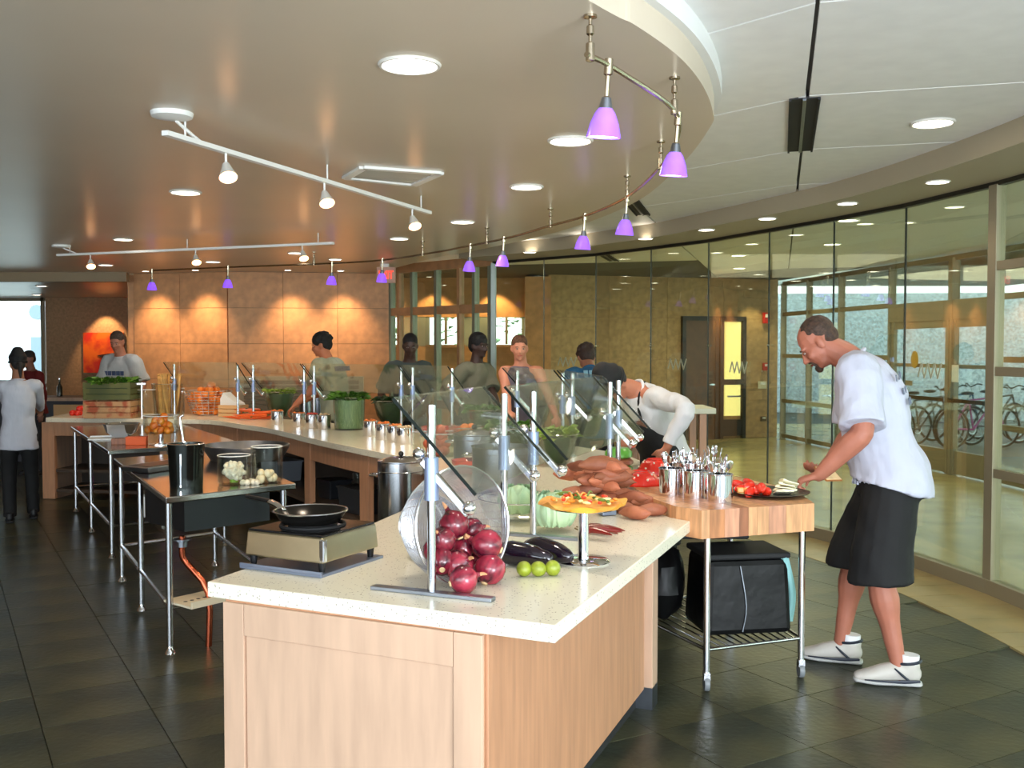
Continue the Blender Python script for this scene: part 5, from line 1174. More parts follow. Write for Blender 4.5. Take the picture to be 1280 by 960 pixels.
for k in range(9):
    u = k / 8; mk('hoop', G().hoop((0, 0, .012 + u * h_), .17 + (R_ - .17) * u, .0035, 30, 5), WIRE, t)
g = G()
for k in range(20):
    a = 2 * PI * k / 20; g.cyl((.17 * math.cos(a), .17 * math.sin(a), .01), (R_ * math.cos(a), R_ * math.sin(a), .012 + h_), .003, seg=5)
mk('wires', g, WIRE, t)['kind'] = 'stuff'
heap('orange', 'round orange heaped in the wire basket', 'orange', 'oranges in the wire basket', ccx, ccy, ZT + .01, .165, 26, .038, ORG, levels=2); heap('orange', 'round orange heaped in the wire basket', 'orange', 'oranges in the wire basket', ccx, ccy, ZT + .15, .215, 56, .038, ORG, levels=4)
# breadsticks in a tall glass vase
p = P(203, 521, ZT); t = thing('glass_vase', 'tall glass vase holding breadsticks left of the orange basket', 'vase', (p.x, p.y + .16, ZT)); mk('glass_wall', G().lathe([(0, 0), (.13, 0), (.17, .36), (.166, .36), (.126, .008), (0, .008)], seg=28), GLASS, t); mk('rim', G().hoop((0, 0, .36), .168, .003, 28, 5), CHROME, t)
BSK = M('breadstick', (214, 166, 96), .6, var=.12, vs=20); bs0 = None
for k in range(22):
    a = 2 * PI * k / 22 * 3.1; q = .10 * math.sqrt((k + .5) / 22)
    c = (p.x + q * math.cos(a), p.y + .16 + q * math.sin(a), ZT + .012)
    if bs0 is None: b_ = thing('breadstick', 'long golden breadstick standing in the tall vase', 'breadstick', c, 0, 'breadsticks in the tall vase'); mk('stick', G().limb([(0, 0, 0), (.006, 0, .22), (-.006, .003, .44)], [.013, .015, .013], seg=8), BSK, b_); mk('knobbed_end', G().ell((-.006, .003, .45), (.019, .017, .019), seg=8), BSK, b_); bs0 = b_
    else: b_ = dup(bs0, c)
    b_.rotation_euler = (-math.sin(a) * q * 2.0, math.cos(a) * q * 2.0, a)
# orange goods in a glass on the second steel table
def glassjar(c, r, h, lab, name='glass_jar', lid=False, stem=0.0, m=GLASS):
    t = thing(name, lab, 'jar', c)
    z = stem
    if stem: mk('foot', G().lathe([(0, 0), (r * .7, 0), (r * .7, .006), (.02, .015), (.02, stem), (0, stem)], seg=24), CHROME, t)
    mk('glass_wall', G().lathe([(0, z), (r * .9, z), (r, z + .02), (r, z + h), (r - .005, z + h), (r - .005, z + .024), (r * .86, z + .008), (0, z + .008)], seg=32), m, t); mk('rim', G().hoop((0, 0, z + h), r - .002, .003, 32, 6), WHITE if not lid else CHROME, t)
    if lid: mk('lid', G().lathe([(r, z + h), (r * .9, z + h + .02), (.03, z + h + .05), (0, z + h + .05)], seg=28), m, t); mk('knob', G().ell((0, 0, z + h + .07), .02), CHROME, t)
    return t
p = P(185, 560, .86); glassjar((p.x, p.y + .3, .86), .14, .15, 'footed glass compote of orange peppers on the far steel table', stem=.09)
heap('small_pepper', 'little orange pepper heaped in the footed glass compote', 'pepper', 'orange peppers in the compote', p.x, p.y + .3, .96, .115, 34, .028, M('pepper_orange', (232, 92, 30), .25, c2=(240, 160, 40), vs=9, coat=.3), levels=5, sq=1.3)
p = P(173, 556, .86); t = thing('orange_carton', 'small orange block-shaped carton under the pepper compote', 'carton', (p.x - .02, p.y + .02, .86), .2); mk('body', G().box((0, 0, .03), (.16, .1, .06)), M('carton_orange', (224, 90, 30), .6), t, smooth=False, bevel=.003); mk('lid', G().box((0, 0, .063), (.164, .104, .008)), M('carton_orange', (224, 90, 30), .6), t, smooth=False)
p = P(155, 556, .86); t = thing('chopping_block', 'brown wood block beside the orange carton on the far steel table', 'cutting board', (p.x - .05, p.y + .06, .86), .3); mk('board', G().box((0, 0, .025), (.14, .12, .05)), woods[3], t, smooth=False, bevel=.003); mk('groove', G().hoop((0, 0, .05), .045, .002, 20, 4), BLACKM, t)
p = P(138, 550, .86); t = thing('mixing_bowl', 'round steel mixing bowl on the far steel table', 'bowl', (p.x, p.y + .25, .86)); mk('shell', G().lathe([(0, 0), (.06, 0), (.13, .05), (.155, .12), (.16, .125), (.15, .125), (.125, .055), (.055, .006), (0, .006)], seg=32), CHROME, t); mk('rim', G().hoop((0, 0, .124), .157, .004, 32, 6), STEEL, t)
p = P(118, 552, .86); t = thing('sheet_tray', 'flat pale tray at the left edge of the far steel table', 'tray', (p.x + .02, p.y + .25, .86), .3); mk('base', G().box((0, 0, .006), (.32, .22, .012)), WHITE, t, smooth=False, bevel=.003); mk('rim', G().box((0, .11, .012), (.32, .01, .02)), WHITE, t, smooth=False)
# crates with greens on the far worktop
p = P(130, 524, ZT)
for k, (z, m, lab) in enumerate(((0, M('printed_carton', (196, 150, 104), .6, c2=(170, 84, 50), vs=9, thr=(.5, .62)), 'lower printed produce carton on the far worktop'), (.20, M('green_crate', (92, 96, 50), .6), 'upper green produce crate filled with herbs'))):
    t = thing('produce_crate', lab, 'crate', (p.x, p.y + .25, ZT + z)); w_, d2, h2 = .50, .34, .19
    for s_ in (-1, 1):
        for j in range(3): mk('slat', G().box((0, s_ * d2 / 2, .033 + j * .062), (w_, .012, .055)), m, t, smooth=False)
        for j in range(3): mk('slat', G().box((s_ * w_ / 2, 0, .033 + j * .062), (.012, d2, .055)), m, t, smooth=False)
    mk('bottom', G().box((0, 0, .006), (w_, d2, .01)), m, t, smooth=False)
    for x in (-1, 1):
        for y in (-1, 1): mk('corner_post', G().box((x * (w_ / 2 - .015), y * (d2 / 2 - .015), h2 / 2), (.03, .03, h2)), m, t, smooth=False)
    if k: greens(t, 'bunched_herbs', .23, .19, 220, LEAF, L=.08); mk('herb_bed', G().box((0, 0, .1), (w_ - .04, d2 - .04, .17)), DKL, t)
p = P(92, 520, ZT); heap('red_apple', 'red apple beside the produce crates', 'apple', 'apples beside the crates', p.x, p.y + .1, ZT, .07, 6, .035, REDB, levels=2)
# glass juice dispensers with chrome taps
for x, lab in ((168, 'left clear drink dispenser with chrome tap behind the mixing bowl'), (190, 'right clear drink dispenser with chrome tap behind the compote')):
    p = P(x, 524, ZT); t = glassjar((p.x, p.y + (.35 if x < 180 else .75), ZT), .10, .30, lab, 'drink_dispenser', m=GUARD); t['category'] = 'dispenser'; mk('tap_post', G().cyl((0, -.13, 0), (0, -.13, .36), .014), CHROME, t); mk('tap_head', G().box((0, -.16, .37), (.12, .03, .03)), CHROME, t, bevel=.008)
# paper napkins in wooden box and carrots
p = P(288, 522, ZT); t = thing('bread_box', 'slatted wooden box of white napkins right of the orange basket', 'box', (p.x, p.y + .12, ZT), -.3)
for j in range(3):
    for s_ in (-1, 1): mk('slat', G().box((0, s_ * .09, .025 + j * .045), (.26, .012, .038)), M('light_wood', (222, 176, 122), .6), t, smooth=False); mk('slat', G().box((s_ * .13, 0, .025 + j * .045), (.012, .17, .038)), M('light_wood', (222, 176, 122), .6), t, smooth=False)
g = G(); g.slab([(-.12, -.07, .10), (.12, -.07, .10), (.10, -.07, .15), (-.02, -.07, .22), (-.08, -.07, .27), (-.12, -.07, .2)], (0, .14, 0)); mk('napkins', g, WHITE, t, smooth=False)
CAR = M('carrot_orange', (230, 96, 34), .4); c0_ = None
for k in range(16):
    x = 290 + 3.1 * k; p = P(x, 524 + random.uniform(-3, 2), ZT); z = ZT + .02 + .03 * (k % 3)
    if c0_ is None: t = thing('carrot', 'orange carrot in the loose pile beside the napkin box', 'carrot', (p.x, p.y, z), 0, 'carrots piled on the far worktop'); mk('root', G().limb([(-.11, 0, 0), (0, .003, 0), (.09, 0, 0)], [.004, .014, .019], seg=8), CAR, t); mk('crown', G().limb([(.10, 0, 0), (.125, 0, .004)], [.009, .005], seg=6, sub=1), LEAF, t); c0_ = t
    else: t = dup(c0_, (p.x, p.y, z))
    t.rotation_euler = (0, random.uniform(-.15, .1), random.uniform(-.5, .5) + .1)
# crocks in rows
def crock(x, y, lab, fm, r=.062, h=.13, n=14):
    p = P(x, y, ZT); c = Vector((p.x, p.y + r, ZT)); t = thing('steel_crock', lab, 'crock', c, 0, 'steel crocks along the worktop edge')
    mk('can', G().lathe([(0, 0), (r * .96, 0), (r, .01), (r, h), (r + .005, h + .004), (r - .004, h + .002), (r - .004, h * .8), (0, h * .8)], seg=26), CHROME, t); mk('rim', G().hoop((0, 0, h), r + .001, .004, 26, 6), STEEL, t)
    g = G()
    for k in range(n): a = k * 2.4; q = r * .75 * math.sqrt((k + .5) / n); g.ell((q * math.cos(a), q * math.sin(a), h * .92 + random.uniform(0, .02)), (.018, .014, .012), RZ(a), seg=6)
    mk('diced_food', g, fm, t)['kind'] = 'stuff'
FO = M('diced_orange', (238, 132, 56), .45, var=.15, vs=30); FR = M('diced_red', (206, 70, 50), .45, var=.2, vs=30); FW = M('diced_pale', (230, 206, 168), .5, var=.1, vs=30)
for x, y, lab, fm in ((345, 531, 'steel crock nearest the bowl of dark salad', FO), (372, 534, 'crock with bright orange dice, second from left', FO), (388, 536, 'crock with reddish dice right of the orange one', FR), (404, 537, 'crock of pale dice just left of the herb vase', FW),
    (462, 546, 'crock at the left of the orange row, right of the herb vase', FO), (478, 550, 'second crock of the orange row near the bend', FO), (492, 553, 'third crock of the orange row near the bend', FO), (504, 556, 'fourth crock of the orange row near the bend', FW)): crock(x, y, lab, fm)
for x, y, lab in ((380, 520, 'tall steel pitcher of spoons behind the orange crocks'), (396, 519, 'steel pitcher with ladle behind the crocks'), (412, 518, 'steel pitcher partly behind the herb vase')):
    p = P(x, y, ZT); t = pot('steel_pitcher', lab, (p.x, p.y + .08, ZT), .065, .2, STEELD, handles=False); t['category'] = 'pitcher'; mk('ladle', G().limb([(0, 0, .1), (.03, .02, .25), (.08, .03, .30)], [.006, .006, .012]), M('wood_ladle', (150, 96, 60), .5), t)
# tomatoes and peppers in clear bins near (540,520)
def clearbin(x, y, lab, sx, sy, h, rot):
    p = P(x, y, ZT); t = thing('clear_bin', lab, 'bin', (p.x, p.y + sy / 2, ZT), rot)
    for s_ in (-1, 1): mk('side', G().box((s_ * sx / 2, 0, h / 2), (.006, sy, h)), GUARD, t, smooth=False); mk('side', G().box((0, s_ * sy / 2, h / 2), (sx, .006, h)), GUARD, t, smooth=False); mk('rim', G().box((0, s_ * sy / 2, h), (sx, .012, .008)), WIRE, t, smooth=False)
    mk('bottom', G().box((0, 0, .004), (sx, sy, .006)), GUARD, t, smooth=False); return p.x, p.y + sy / 2
cx, cy = clearbin(545, 572, 'clear bin of red tomatoes left of the twin near posts', .30, .26, .16, .3); heap('tomato', 'red tomato heaped in the clear bin', 'tomato', 'tomatoes in the clear bin', cx, cy, ZT + .01, .10, 22, .036, M('tomato_dull', (196, 84, 56), .35, coat=.2), levels=4)
cx, cy = clearbin(585, 560, 'clear bin with a few oranges behind the tomato bin', .26, .24, .15, .3); heap('yellow_orange', 'yellow-orange fruit in the clear bin behind the tomatoes', 'orange', 'fruit in the rear clear bin', cx, cy, ZT + .01, .08, 12, .038, ORG, levels=3)
# --- things on the near steel table
zt = .86
p = P(226, 612, zt); r = .098
t = thing('ice_bucket', 'tall dark ice bucket with chrome ladle on the near steel table', 'bucket', (p.x, p.y + r, zt)); mk('body', G().lathe([(0, 0), (r * .92, 0), (r, .17), (r + .006, .25), (r, .25), (r * .93, .17), (r * .85, .01), (0, .01)], seg=32), M('smoked_steel', (58, 62, 60), .14, .9), t)
mk('rim', G().hoop((0, 0, .25), r + .003, .004, 32, 6), CHROME, t); mk('water', G().lathe([(0, .2), (r * .9, .2), (0, .201)], seg=24), M('dark_water', (14, 22, 20), .08), t)
mk('ladle', G().limb([(-.01, 0, .05), (-.015, 0, .25), (-.03, 0, .36), (-.03, 0, .40), (-.015, 0, .41)], [.006, .006, .007, .007, .006]), CHROME, t); mk('vertical_trim', G().box((.0, -r * .98, .125), (.012, .008, .23)), CHROME, t, bevel=.002)
p = P(287, 608, zt); jr = .095
glassjar((p.x, p.y + jr, zt), jr, .17, 'wide glass jar with a cauliflower on the near steel table')
CAU = M('cauliflower_white', (232, 226, 204), .7, var=.08, vs=30, bump=.5, bs=60); t = thing('cauliflower', 'knobbly white cauliflower inside the wide glass jar', 'cauliflower', (p.x, p.y + jr, zt + .012)); g = G(); g.ell((0, 0, .062), (.06, .06, .05), seg=12)
for k in range(40): u = Vector((random.gauss(0, 1), random.gauss(0, 1), random.gauss(.3, .8))).normalized(); g.ell((u.x * .062, u.y * .062, .065 + u.z * .05), random.uniform(.012, .019), seg=8)
mk('curd', g, CAU, t, remesh=.004, sm=1); mk('stalk', G().cyl((0, 0, 0), (0, 0, .03), .025), LETT, t)
p = P(329, 606, zt); jr = .092; glassjar((p.x, p.y + jr, zt), jr, .215, 'tall clear glass cylinder with eggs at its bottom'); heap('egg', 'cream egg lying in the tall glass cylinder', 'egg', 'eggs in the glass cylinder', p.x, p.y + jr, zt + .01, .062, 9, .022, M('egg_cream', (236, 222, 190), .4), M('egg_cream', (236, 222, 190), .4), 2, 1.25)
p = P(190, 590, zt); t = thing('shallow_pan', 'shallow silver pan at the left of the near steel table', 'pan', (p.x, p.y + .15, zt), 1.1); mk('pan', G().box((0, 0, .02), (.42, .24, .035), tz=1.06), STEELD, t, smooth=False, bevel=.006); mk('well', G().box((0, 0, .038), (.36, .18, .004)), M('dark_well', (60, 60, 56), .3, .8), t, smooth=False)
p = P(262, 585, zt); t = thing('round_kettle', 'wide dark steel basin at the back of the near steel table', 'basin', (p.x + .1, p.y + .55, zt)); mk('shell', G().lathe([(0, 0), (.25, 0), (.30, .08), (.305, .10), (.29, .10), (.24, .01), (0, .01)], seg=40), STEELD, t); mk('rim', G().hoop((0, 0, .1), .298, .006, 40, 6), STEELD, t)
p = P(352, 607, zt); heap('mushroom', 'white mushroom lying on the near steel table edge', 'mushroom', 'loose mushrooms beside the cylinder', p.x - .19, p.y + .05, zt, .05, 4, .018, CAU, levels=1)
# bottles and stuff under / on far table
for k, (x, y, lab, m) in enumerate(((126, 650, 'clear bag of white goods under the far steel table', WHITE), (150, 665, 'pile of wrapped goods low under the far steel table', M('grey_wrap', (130, 128, 120), .6)), (158, 620, 'magenta-topped tub under the far steel table', M('magenta_plastic', (176, 60, 150), .4)))):
    p = P(x, y, .28); t = thing('storage_tub', lab, 'tub', (p.x + .35, p.y + .35, .264), .3); mk('body', G().box((0, 0, .09), (.3, .24, .18), tz=1.06), m, t, smooth=False, bevel=.015); mk('lid', G().box((0, 0, .185), (.32, .26, .02)), M('grey_lid', (150, 150, 146), .4), t, smooth=False, bevel=.005)
# things by the painting end: far counter in the alcove
t = thing('far_counter', 'far brown counter below the painting at the left', 'counter', (-7.3, 14.8, 0)); mk('top', G().box((0, 0, .92), (2.6, .7, .05)), MAPLE, t, smooth=False); mk('base', G().box((0, 0, .45), (2.5, .6, .89)), M('dark_base', (44, 44, 52), .5), t, smooth=False)
mk('drawer_front', G().box((.9, -.31, .75), (.5, .02, .18)), M('light_wood', (222, 176, 122), .6), t, smooth=False)
for k, x in enumerate((-8.2, -7.7, -7.2, -6.7)): 
    b_ = thing('bottle', 'bottle standing on the far brown counter, number of its row unknown', 'bottle', (x, 14.8, .946), 0, 'bottles on the far counter'); b_['label'] = 'small dark bottle standing on the far brown counter'
    mk('glass_body', G().lathe([(0, 0), (.04, 0), (.04, .14), (.014, .19), (.014, .25), (0, .25)], seg=14), M('bottle_dark', (60, 60, 50), .2), b_); mk('cap', G().cyl((0, 0, .25), (0, 0, .27), .016), CHROME, b_)
# ================================================================== PEOPLE
def ik(a, b, l1, l2, pole):
    a, b = Vector(a), Vector(b); d = b - a; L = d.length
    if L > (l1 + l2) * 0.995: d = d.normalized() * (l1 + l2) * 0.995; L = d.length; b = a + d
    if L < abs(l1 - l2) + 0.02: L = abs(l1 - l2) + 0.02
    u = d.normalized(); x = (l1 * l1 - l2 * l2 + L * L) / (2 * L); h = math.sqrt(max(0, l1 * l1 - x * x))
    p = Vector(pole) - u * Vector(pole).dot(u); p.normalize(); return a + u * x + p * h, b
def hand_geo(g, wrist, fdir, pn, thumb, curl=0.5, s=1.0, hold=False):
    # wrist point, finger direction, palm normal (palm faces pn), thumb side vector
    f = Vector(fdir).normalized(); n = Vector(pn) - f * Vector(pn).dot(f); n.normalize(); t = Vector(thumb) - f * Vector(thumb).dot(f) - n * Vector(thumb).dot(n); t.normalize()
    w = Vector(wrist)
    g.limb([w - f * 0.01, w + f * 0.03 * s, w + f * 0.07 * s, w + f * 0.092 * s], [(0.024 * s, 0.018 * s), (0.034 * s, 0.016 * s), (0.041 * s, 0.014 * s), (0.038 * s, 0.012 * s)], side=t, seg=12, sub=2)
    for k, (off, L) in enumerate(((0.030, 0.068), (0.010, 0.076), (-0.010, 0.072), (-0.029, 0.058))):
        p = w + f * 0.088 * s + t * off * s; d = f.copy(); pts = [p - f * 0.015]; r = [0.0088 * s]
        cc = curl * (1 + 0.12 * k)
        for j, seg in enumerate((0.45, 0.32, 0.26)):
            d = (d * math.cos(cc) + n * math.sin(cc)).normalized() if j == 0 else (d * math.cos(cc * 1.1) + (n * math.cos(cc * j * 1.0) - f * math.sin(cc * j)) .normalized() * math.sin(cc * 1.1)).normalized()
            pts.append(pts[-1] + d * L * seg * s + (f * 0.015 if j == 0 else Vector())); r.append((0.0086, 0.0078, 0.0068)[j] * s)
        g.limb(pts, r, seg=8, sub=2)
    p = w + f * 0.028 * s + t * 0.026 * s
    g.limb([p - t * 0.01, p + (t * 0.8 + f * 0.6) * 0.028 * s, p + (t * 0.7 + f * 1.2 + n * 0.5) * 0.036 * s, p + (t * 0.5 + f * 1.3 + n * 0.9) * 0.046 * s], [0.013 * s, 0.012 * s, 0.010 * s, 0.008 * s], seg=8, sub=2)
def person(label, loc, rotz, H=1.8, lean=(0, 0, 0), head=(0, 0), hands=None, poles=None, feet=((-0.11, 0), (0.11, 0)), skin=(190, 130, 100), hair=(40, 26, 18), hairstyle='short',
           shirt=(225, 225, 230), sleeve='short', pants=(24, 24, 28), pantlen='long', shoe=(30, 30, 32), build=1.0, voxel=0.011, apron=None, cap=None, goatee=False, curl=(0.5, 0.5), shirtlen=0.0, straps=False, longshirt=False, group=None, decor=None, hipback=0.0, palms=None, bun=False, tail=False):
    s = H / 1.8; root = thing('person', label, 'person', (loc[0], loc[1], 0), rotz, group, s)
    inv = wm(root).inverted(); skm = M('skin_%d_%d_%d' % skin, skin, 0.55, var=0.05, vs=12)
    a0, a1, a2 = [math.radians(v) for v in lean]
    hip = Vector((0, -hipback, 0.95)); pts = [hip]; th = a0; N = 6; L = 0.57
    dirs = []
    for i in range(N):
        th = a0 + (a1 - a0) * (i + 0.5) / N; d = Vector((0, math.sin(th), math.cos(th))); dirs.append(d); pts.append(pts[-1] + d * L / N)
    def spine(t): # 0..1
        x = t * N; i = min(int(x), N - 1); return pts[i].lerp(pts[i + 1], x - i)
    dchest = dirs[-1]; fw = Vector((0, dchest.z, -dchest.y))   # chest forward
    nd = Vector((0, math.sin(a2), math.cos(a2))); neck0 = spine(1.0) + dchest * 0.0; hc = neck0 + nd * 0.17
    HM = Matrix.Translation(hc) @ (Matrix.Rotation(math.radians(head[1]), 4, 'Z') @ Matrix.Rotation(math.radians(head[0]), 4, 'X'))
    bw = build
    sh = [spine(0.90) + Vector((sx * 0.170 * (0.5 + bw * 0.5), 0, 0)) for sx in (-1, 1)]
    hj = [hip + Vector((sx * 0.09, 0, -0.03)) for sx in (-1, 1)]
    hands = hands or (None, None); poles = poles or ((-0.5, -0.7, -1), (0.5, -0.7, -1))
    arms = []
    for i, sx in enumerate((-1, 1)):
        tgt = (inv @ Vector(hands[i])) if hands[i] is not None else Vector((sx * 0.27, spine(0.5).y + 0.06, 0.90))
        e, w_ = ik(sh[i], tgt, 0.30, 0.27, poles[i]); arms.append((sh[i], e, w_))
    legs = []
    for i, sx in enumerate((-1, 1)):
        ft = Vector((feet[i][0], feet[i][1], 0.09)); k, an = ik(hj[i], ft, 0.428, 0.418, (sx * 0.1, 1, 0)); legs.append((hj[i], k, an))
    # ---- body: one continuous surface
    g = G()
    bb = (bw - 1)
    g.limb([spine(0) - Vector((0, 0, 0.06)), spine(0.1), spine(0.32), spine(0.62), spine(0.82), spine(0.95), neck0 + nd * 0.02], [(0.15, 0.11), (0.155 * bw, 0.115 * bw), (0.135 * bw, 0.10 * bw), (0.155 * bw, 0.115 * bw), (0.155, 0.105), (0.11, 0.075), (0.06, 0.06)], side=(1, 0, 0), seg=18)
    g.limb([spine(0.93), neck0 + nd * 0.03, neck0 + nd * 0.10, hc - nd * 0.02], [0.075 * bw ** 0.5, 0.062 * bw ** 0.5, 0.058 * bw ** 0.5, 0.058], side=(1, 0, 0))
    for i, (a, e, w_) in enumerate(arms):
        ab = bw
        g.limb([spine(0.88) + Vector(((-1, 1)[i] * 0.08, 0, 0)), a, a.lerp(e, 0.35), a.lerp(e, 0.75), e, e.lerp(w_, 0.25), e.lerp(w_, 0.65), w_], [0.06 * ab, 0.060 * ab, 0.053 * ab, 0.045 * ab, 0.041 * ab, 0.043 * ab, 0.034 * ab, 0.026 * ab], seg=12)
        f = (w_ - e).normalized(); pn, tt = ((Vector((0, 0, -1)), Vector((1 if i == 0 else -1, 0.3, 0)))) if not palms or not palms[i] else (Vector(palms[i][0]), Vector(palms[i][1]))
        if abs(f.z) > 0.8 and not (palms and palms[i]): pn = Vector((1 if i == 0 else -1, -0.2, 0)); tt = Vector((0, 1, 0))
        if palms and palms[i] and len(palms[i]) > 2: f = Vector(palms[i][2])
        hand_geo(g, w_, f, pn, tt, curl[i])
    for h_, k, an in legs:
        g.limb([h_, h_.lerp(k, 0.3), h_.lerp(k, 0.8), k, k.lerp(an, 0.28), k.lerp(an, 0.6), an, an - Vector((0, 0, 0.05))], [0.09, 0.085 * bw ** 0.5, 0.062, 0.057, 0.060 * bw ** 0.5, 0.045, 0.034, 0.036], seg=12)
    # head
    g.T = HM
    g.ell((0, -0.012, 0.035), (0.075, 0.094, 0.082)); g.ell((0, 0.022, -0.028), (0.062, 0.070, 0.075)); g.ell((0, 0.030, -0.078), (0.048 * bw ** 0.4, 0.048, 0.034)); g.ell((0, 0.072, -0.092), (0.022, 0.018, 0.016))
    g.limb([(0, 0.083, 0.012), (0, 0.098, -0.012), (0, 0.106, -0.030)], [0.009, 0.010, 0.013], seg=8); g.ell((0.010, 0.096, -0.034), 0.009, seg=8); g.ell((-0.010, 0.096, -0.034), 0.009, seg=8)
    for sx in (-1, 1):
        g.ell((sx * 0.030, 0.076, 0.022), (0.026, 0.014, 0.009)); g.ell((sx * 0.036, 0.062, -0.026), (0.022, 0.022, 0.02)); g.ell((sx * 0.076, -0.008, -0.006), (0.010, 0.020, 0.031), RX(0.2))
    g.ell((0, 0.084, -0.060), (0.022, 0.010, 0.010), seg=8)
    body = mk('body', g, skm, root, remesh=voxel, sm=2)
    if voxel < 0.02:
        for sx in (-1, 1):
            g = G(); g.T = HM; g.ell((sx * 0.030, 0.0815, 0.004), (0.011, 0.0062, 0.0055), seg=10); ey = mk('eye', g, M('eye_white', (176, 160, 150), 0.4), root)
            g = G(); g.T = HM; g.ell((sx * 0.030, 0.0885, 0.004), (0.0058, 0.003, 0.0056), seg=8); mk('iris', g, M('iris_dark', (40, 28, 20), 0.2), ey)
            g = G(); g.T = HM; g.limb([(sx * 0.014, 0.090, 0.020), (sx * 0.030, 0.091, 0.025), (sx * 0.047, 0.080, 0.020)], [0.002, 0.003, 0.002], seg=6); mk('eyebrow', g, M('hair_%d_%d_%d' % hair, hair, 0.7, var=0.3, vs=60, bump=0.4, bs=90), root)
        g = G(); g.T = HM; g.limb([(-0.022, 0.086, -0.062), (0, 0.0955, -0.060), (0.022, 0.086, -0.062)], [(0.004, 0.003), (0.005, 0.006), (0.004, 0.003)], seg=8); mk('lips', g, M('lips_%d' % skin[0], (int(skin[0] * 0.85), int(skin[1] * 0.62), int(skin[2] * 0.62)), 0.5), root)
    hm = M('hair_%d_%d_%d' % hair, hair, 0.7, var=0.3, vs=60, bump=0.4, bs=90)
    if hairstyle:
        g = G(); g.T = HM
        if hairstyle == 'buzz':
            g.ell((0, -0.028, 0.046), (0.0775, 0.0875, 0.0800)); g.ell((0, -0.052, 0.004), (0.066, 0.056, 0.058))
            mk('hair', g, hm, root, remesh=max(voxel * 0.7, 0.005), sm=1)
        else:
            k = {'short': 1.0, 'curly': 1.12, 'afro': 1.1}.get(hairstyle, 1.0)
            g.ell((0, -0.017, 0.051), (0.080 * k, 0.094 * k, 0.083 * k)); g.ell((0, -0.05, 0.0), (0.070 * k, 0.062 * k, 0.068 * k))
            if hairstyle == 'curly':
                for q in range(34):
                    u = Vector((random.gauss(0, 1), random.gauss(-0.25, 1), abs(random.gauss(0.3, 1)))).normalized(); g.ell((u.x * 0.083, -0.024 + u.y * 0.098, 0.045 + u.z * 0.085), 0.019, seg=8)
            if bun: g.ell((0, -0.12, 0.03), 0.038)
            if tail: g.limb([(0, -0.10, 0.0), (0, -0.125, -0.06), (0, -0.115, -0.16)], [0.03, 0.026, 0.012])
            mk('hair', g, hm, root, remesh=max(voxel * 0.7, 0.006), sm=1)
    if goatee:
        g = G(); g.T = HM; g.ell((0, 0.078, -0.094), (0.024, 0.020, 0.022)); g.limb([(-0.027, 0.078, -0.075), (-0.024, 0.088, -0.050), (0, 0.098, -0.046), (0.024, 0.088, -0.050), (0.027, 0.078, -0.075)], [0.008, 0.006, 0.005, 0.006, 0.008], seg=8); mk('goatee', g, hm, root, remesh=0.005, sm=1)
    if cap:
        g = G(); g.T = HM; g.limb([(0, -0.015, 0.035), (0, -0.02, 0.085), (0, -0.03, 0.125)], [(0.086, 0.104), (0.092, 0.112), (0.070, 0.085)], side=(1, 0, 0), seg=20); mk('cap', g, M('cap_cloth', cap, 0.8), root, remesh=0.010, sm=2)
        g = G(); g.T = HM; g.hoop((0, -0.014, 0.028), 0.085, 0.013, 28, 8, RX(0.12), ry=0.103); mk('cap_band', g, M('cap_cloth', cap, 0.8), root)
    # ---- shirt
    if shirt:
        shm = M('cloth_%d_%d_%d' % shirt, shirt, 0.85, spec=0.2, var=0.04, vs=3, bump=0.9, bs=5.5, stretch=(1.6, 1.6, 0.8))
        g = G(); lo = 0.03; hem = -0.05 - shirtlen
        hp = spine(0) + Vector((0, 0.0, hem))
        q = lambda x: x * bw
        g.limb([hp, spine(0.0), spine(0.30) + fw * 0.015 * bb * 8, spine(0.62), spine(0.84), spine(0.955), neck0 + nd * 0.0], [(q(.188) + .012, q(.148) + .012), (q(.184), q(.146)), (q(.158), q(.130)), (q(.172), q(.138)), (.165 * bw ** .5, .125 * bw ** .5), (.118, .088), (.070, .066)], side=(1, 0, 0), seg=24, dome=False)
        if sleeve != 'tank':
            for i, (a, e, w_) in enumerate(arms):
                sx = (-1, 1)[i]; ab = bw
                if sleeve == 'short': g.limb([spine(0.86) + Vector((sx * 0.09, 0, 0)), a, a.lerp(e, 0.45), a.lerp(e, 0.90)], [0.078 * ab, 0.080 * ab, 0.081 * ab, 0.088 * ab], seg=16, dome=False)
                else:
                    g.limb([spine(0.86) + Vector((sx * 0.09, 0, 0)), a, a.lerp(e, 0.45), e, e.lerp(w_, 0.5), e.lerp(w_, 0.92)], [0.070, 0.070, 0.066, 0.060, 0.052, 0.046], seg=14, dome=False)
        mk('shirt', g, shm, root, remesh=max(voxel, 0.009), sm=4, disp=0.030, dscale=0.13)
        if sleeve != 'tank':
            g = G(); c_ = neck0 - nd * 0.004; g.hoop(c_, 0.069 * bw ** .4, 0.011, 24, 6, Matrix.Rotation(-(a2 + a1) / 2, 3, 'X')); mk('collar', g, shm, root)
    if straps:
        for sx in (-1, 1):
            g = G(); g.limb([spine(0.55) + fw * 0.13 + Vector((sx * 0.06, 0, 0)), spine(0.97) + Vector((sx * 0.07, 0, 0.01)), spine(0.55) - fw * 0.13 + Vector((sx * 0.06, 0, 0))], [(0.014, 0.004)] * 3, seg=8); mk('strap', g, shm, root)
    # ---- lower garment
    pm = M('cloth_%d_%d_%d' % pants, pants, 0.8, var=0.1, vs=4, bump=0.2, bs=16); g = G()
    g.limb([spine(0.14), hip, hip - Vector((0, 0, 0.10))], [(0.158 * bw, 0.122 * bw), (0.168 * bw, 0.132 * bw), (0.165 * bw, 0.125 * bw)], side=(1, 0, 0), seg=20, dome=False)
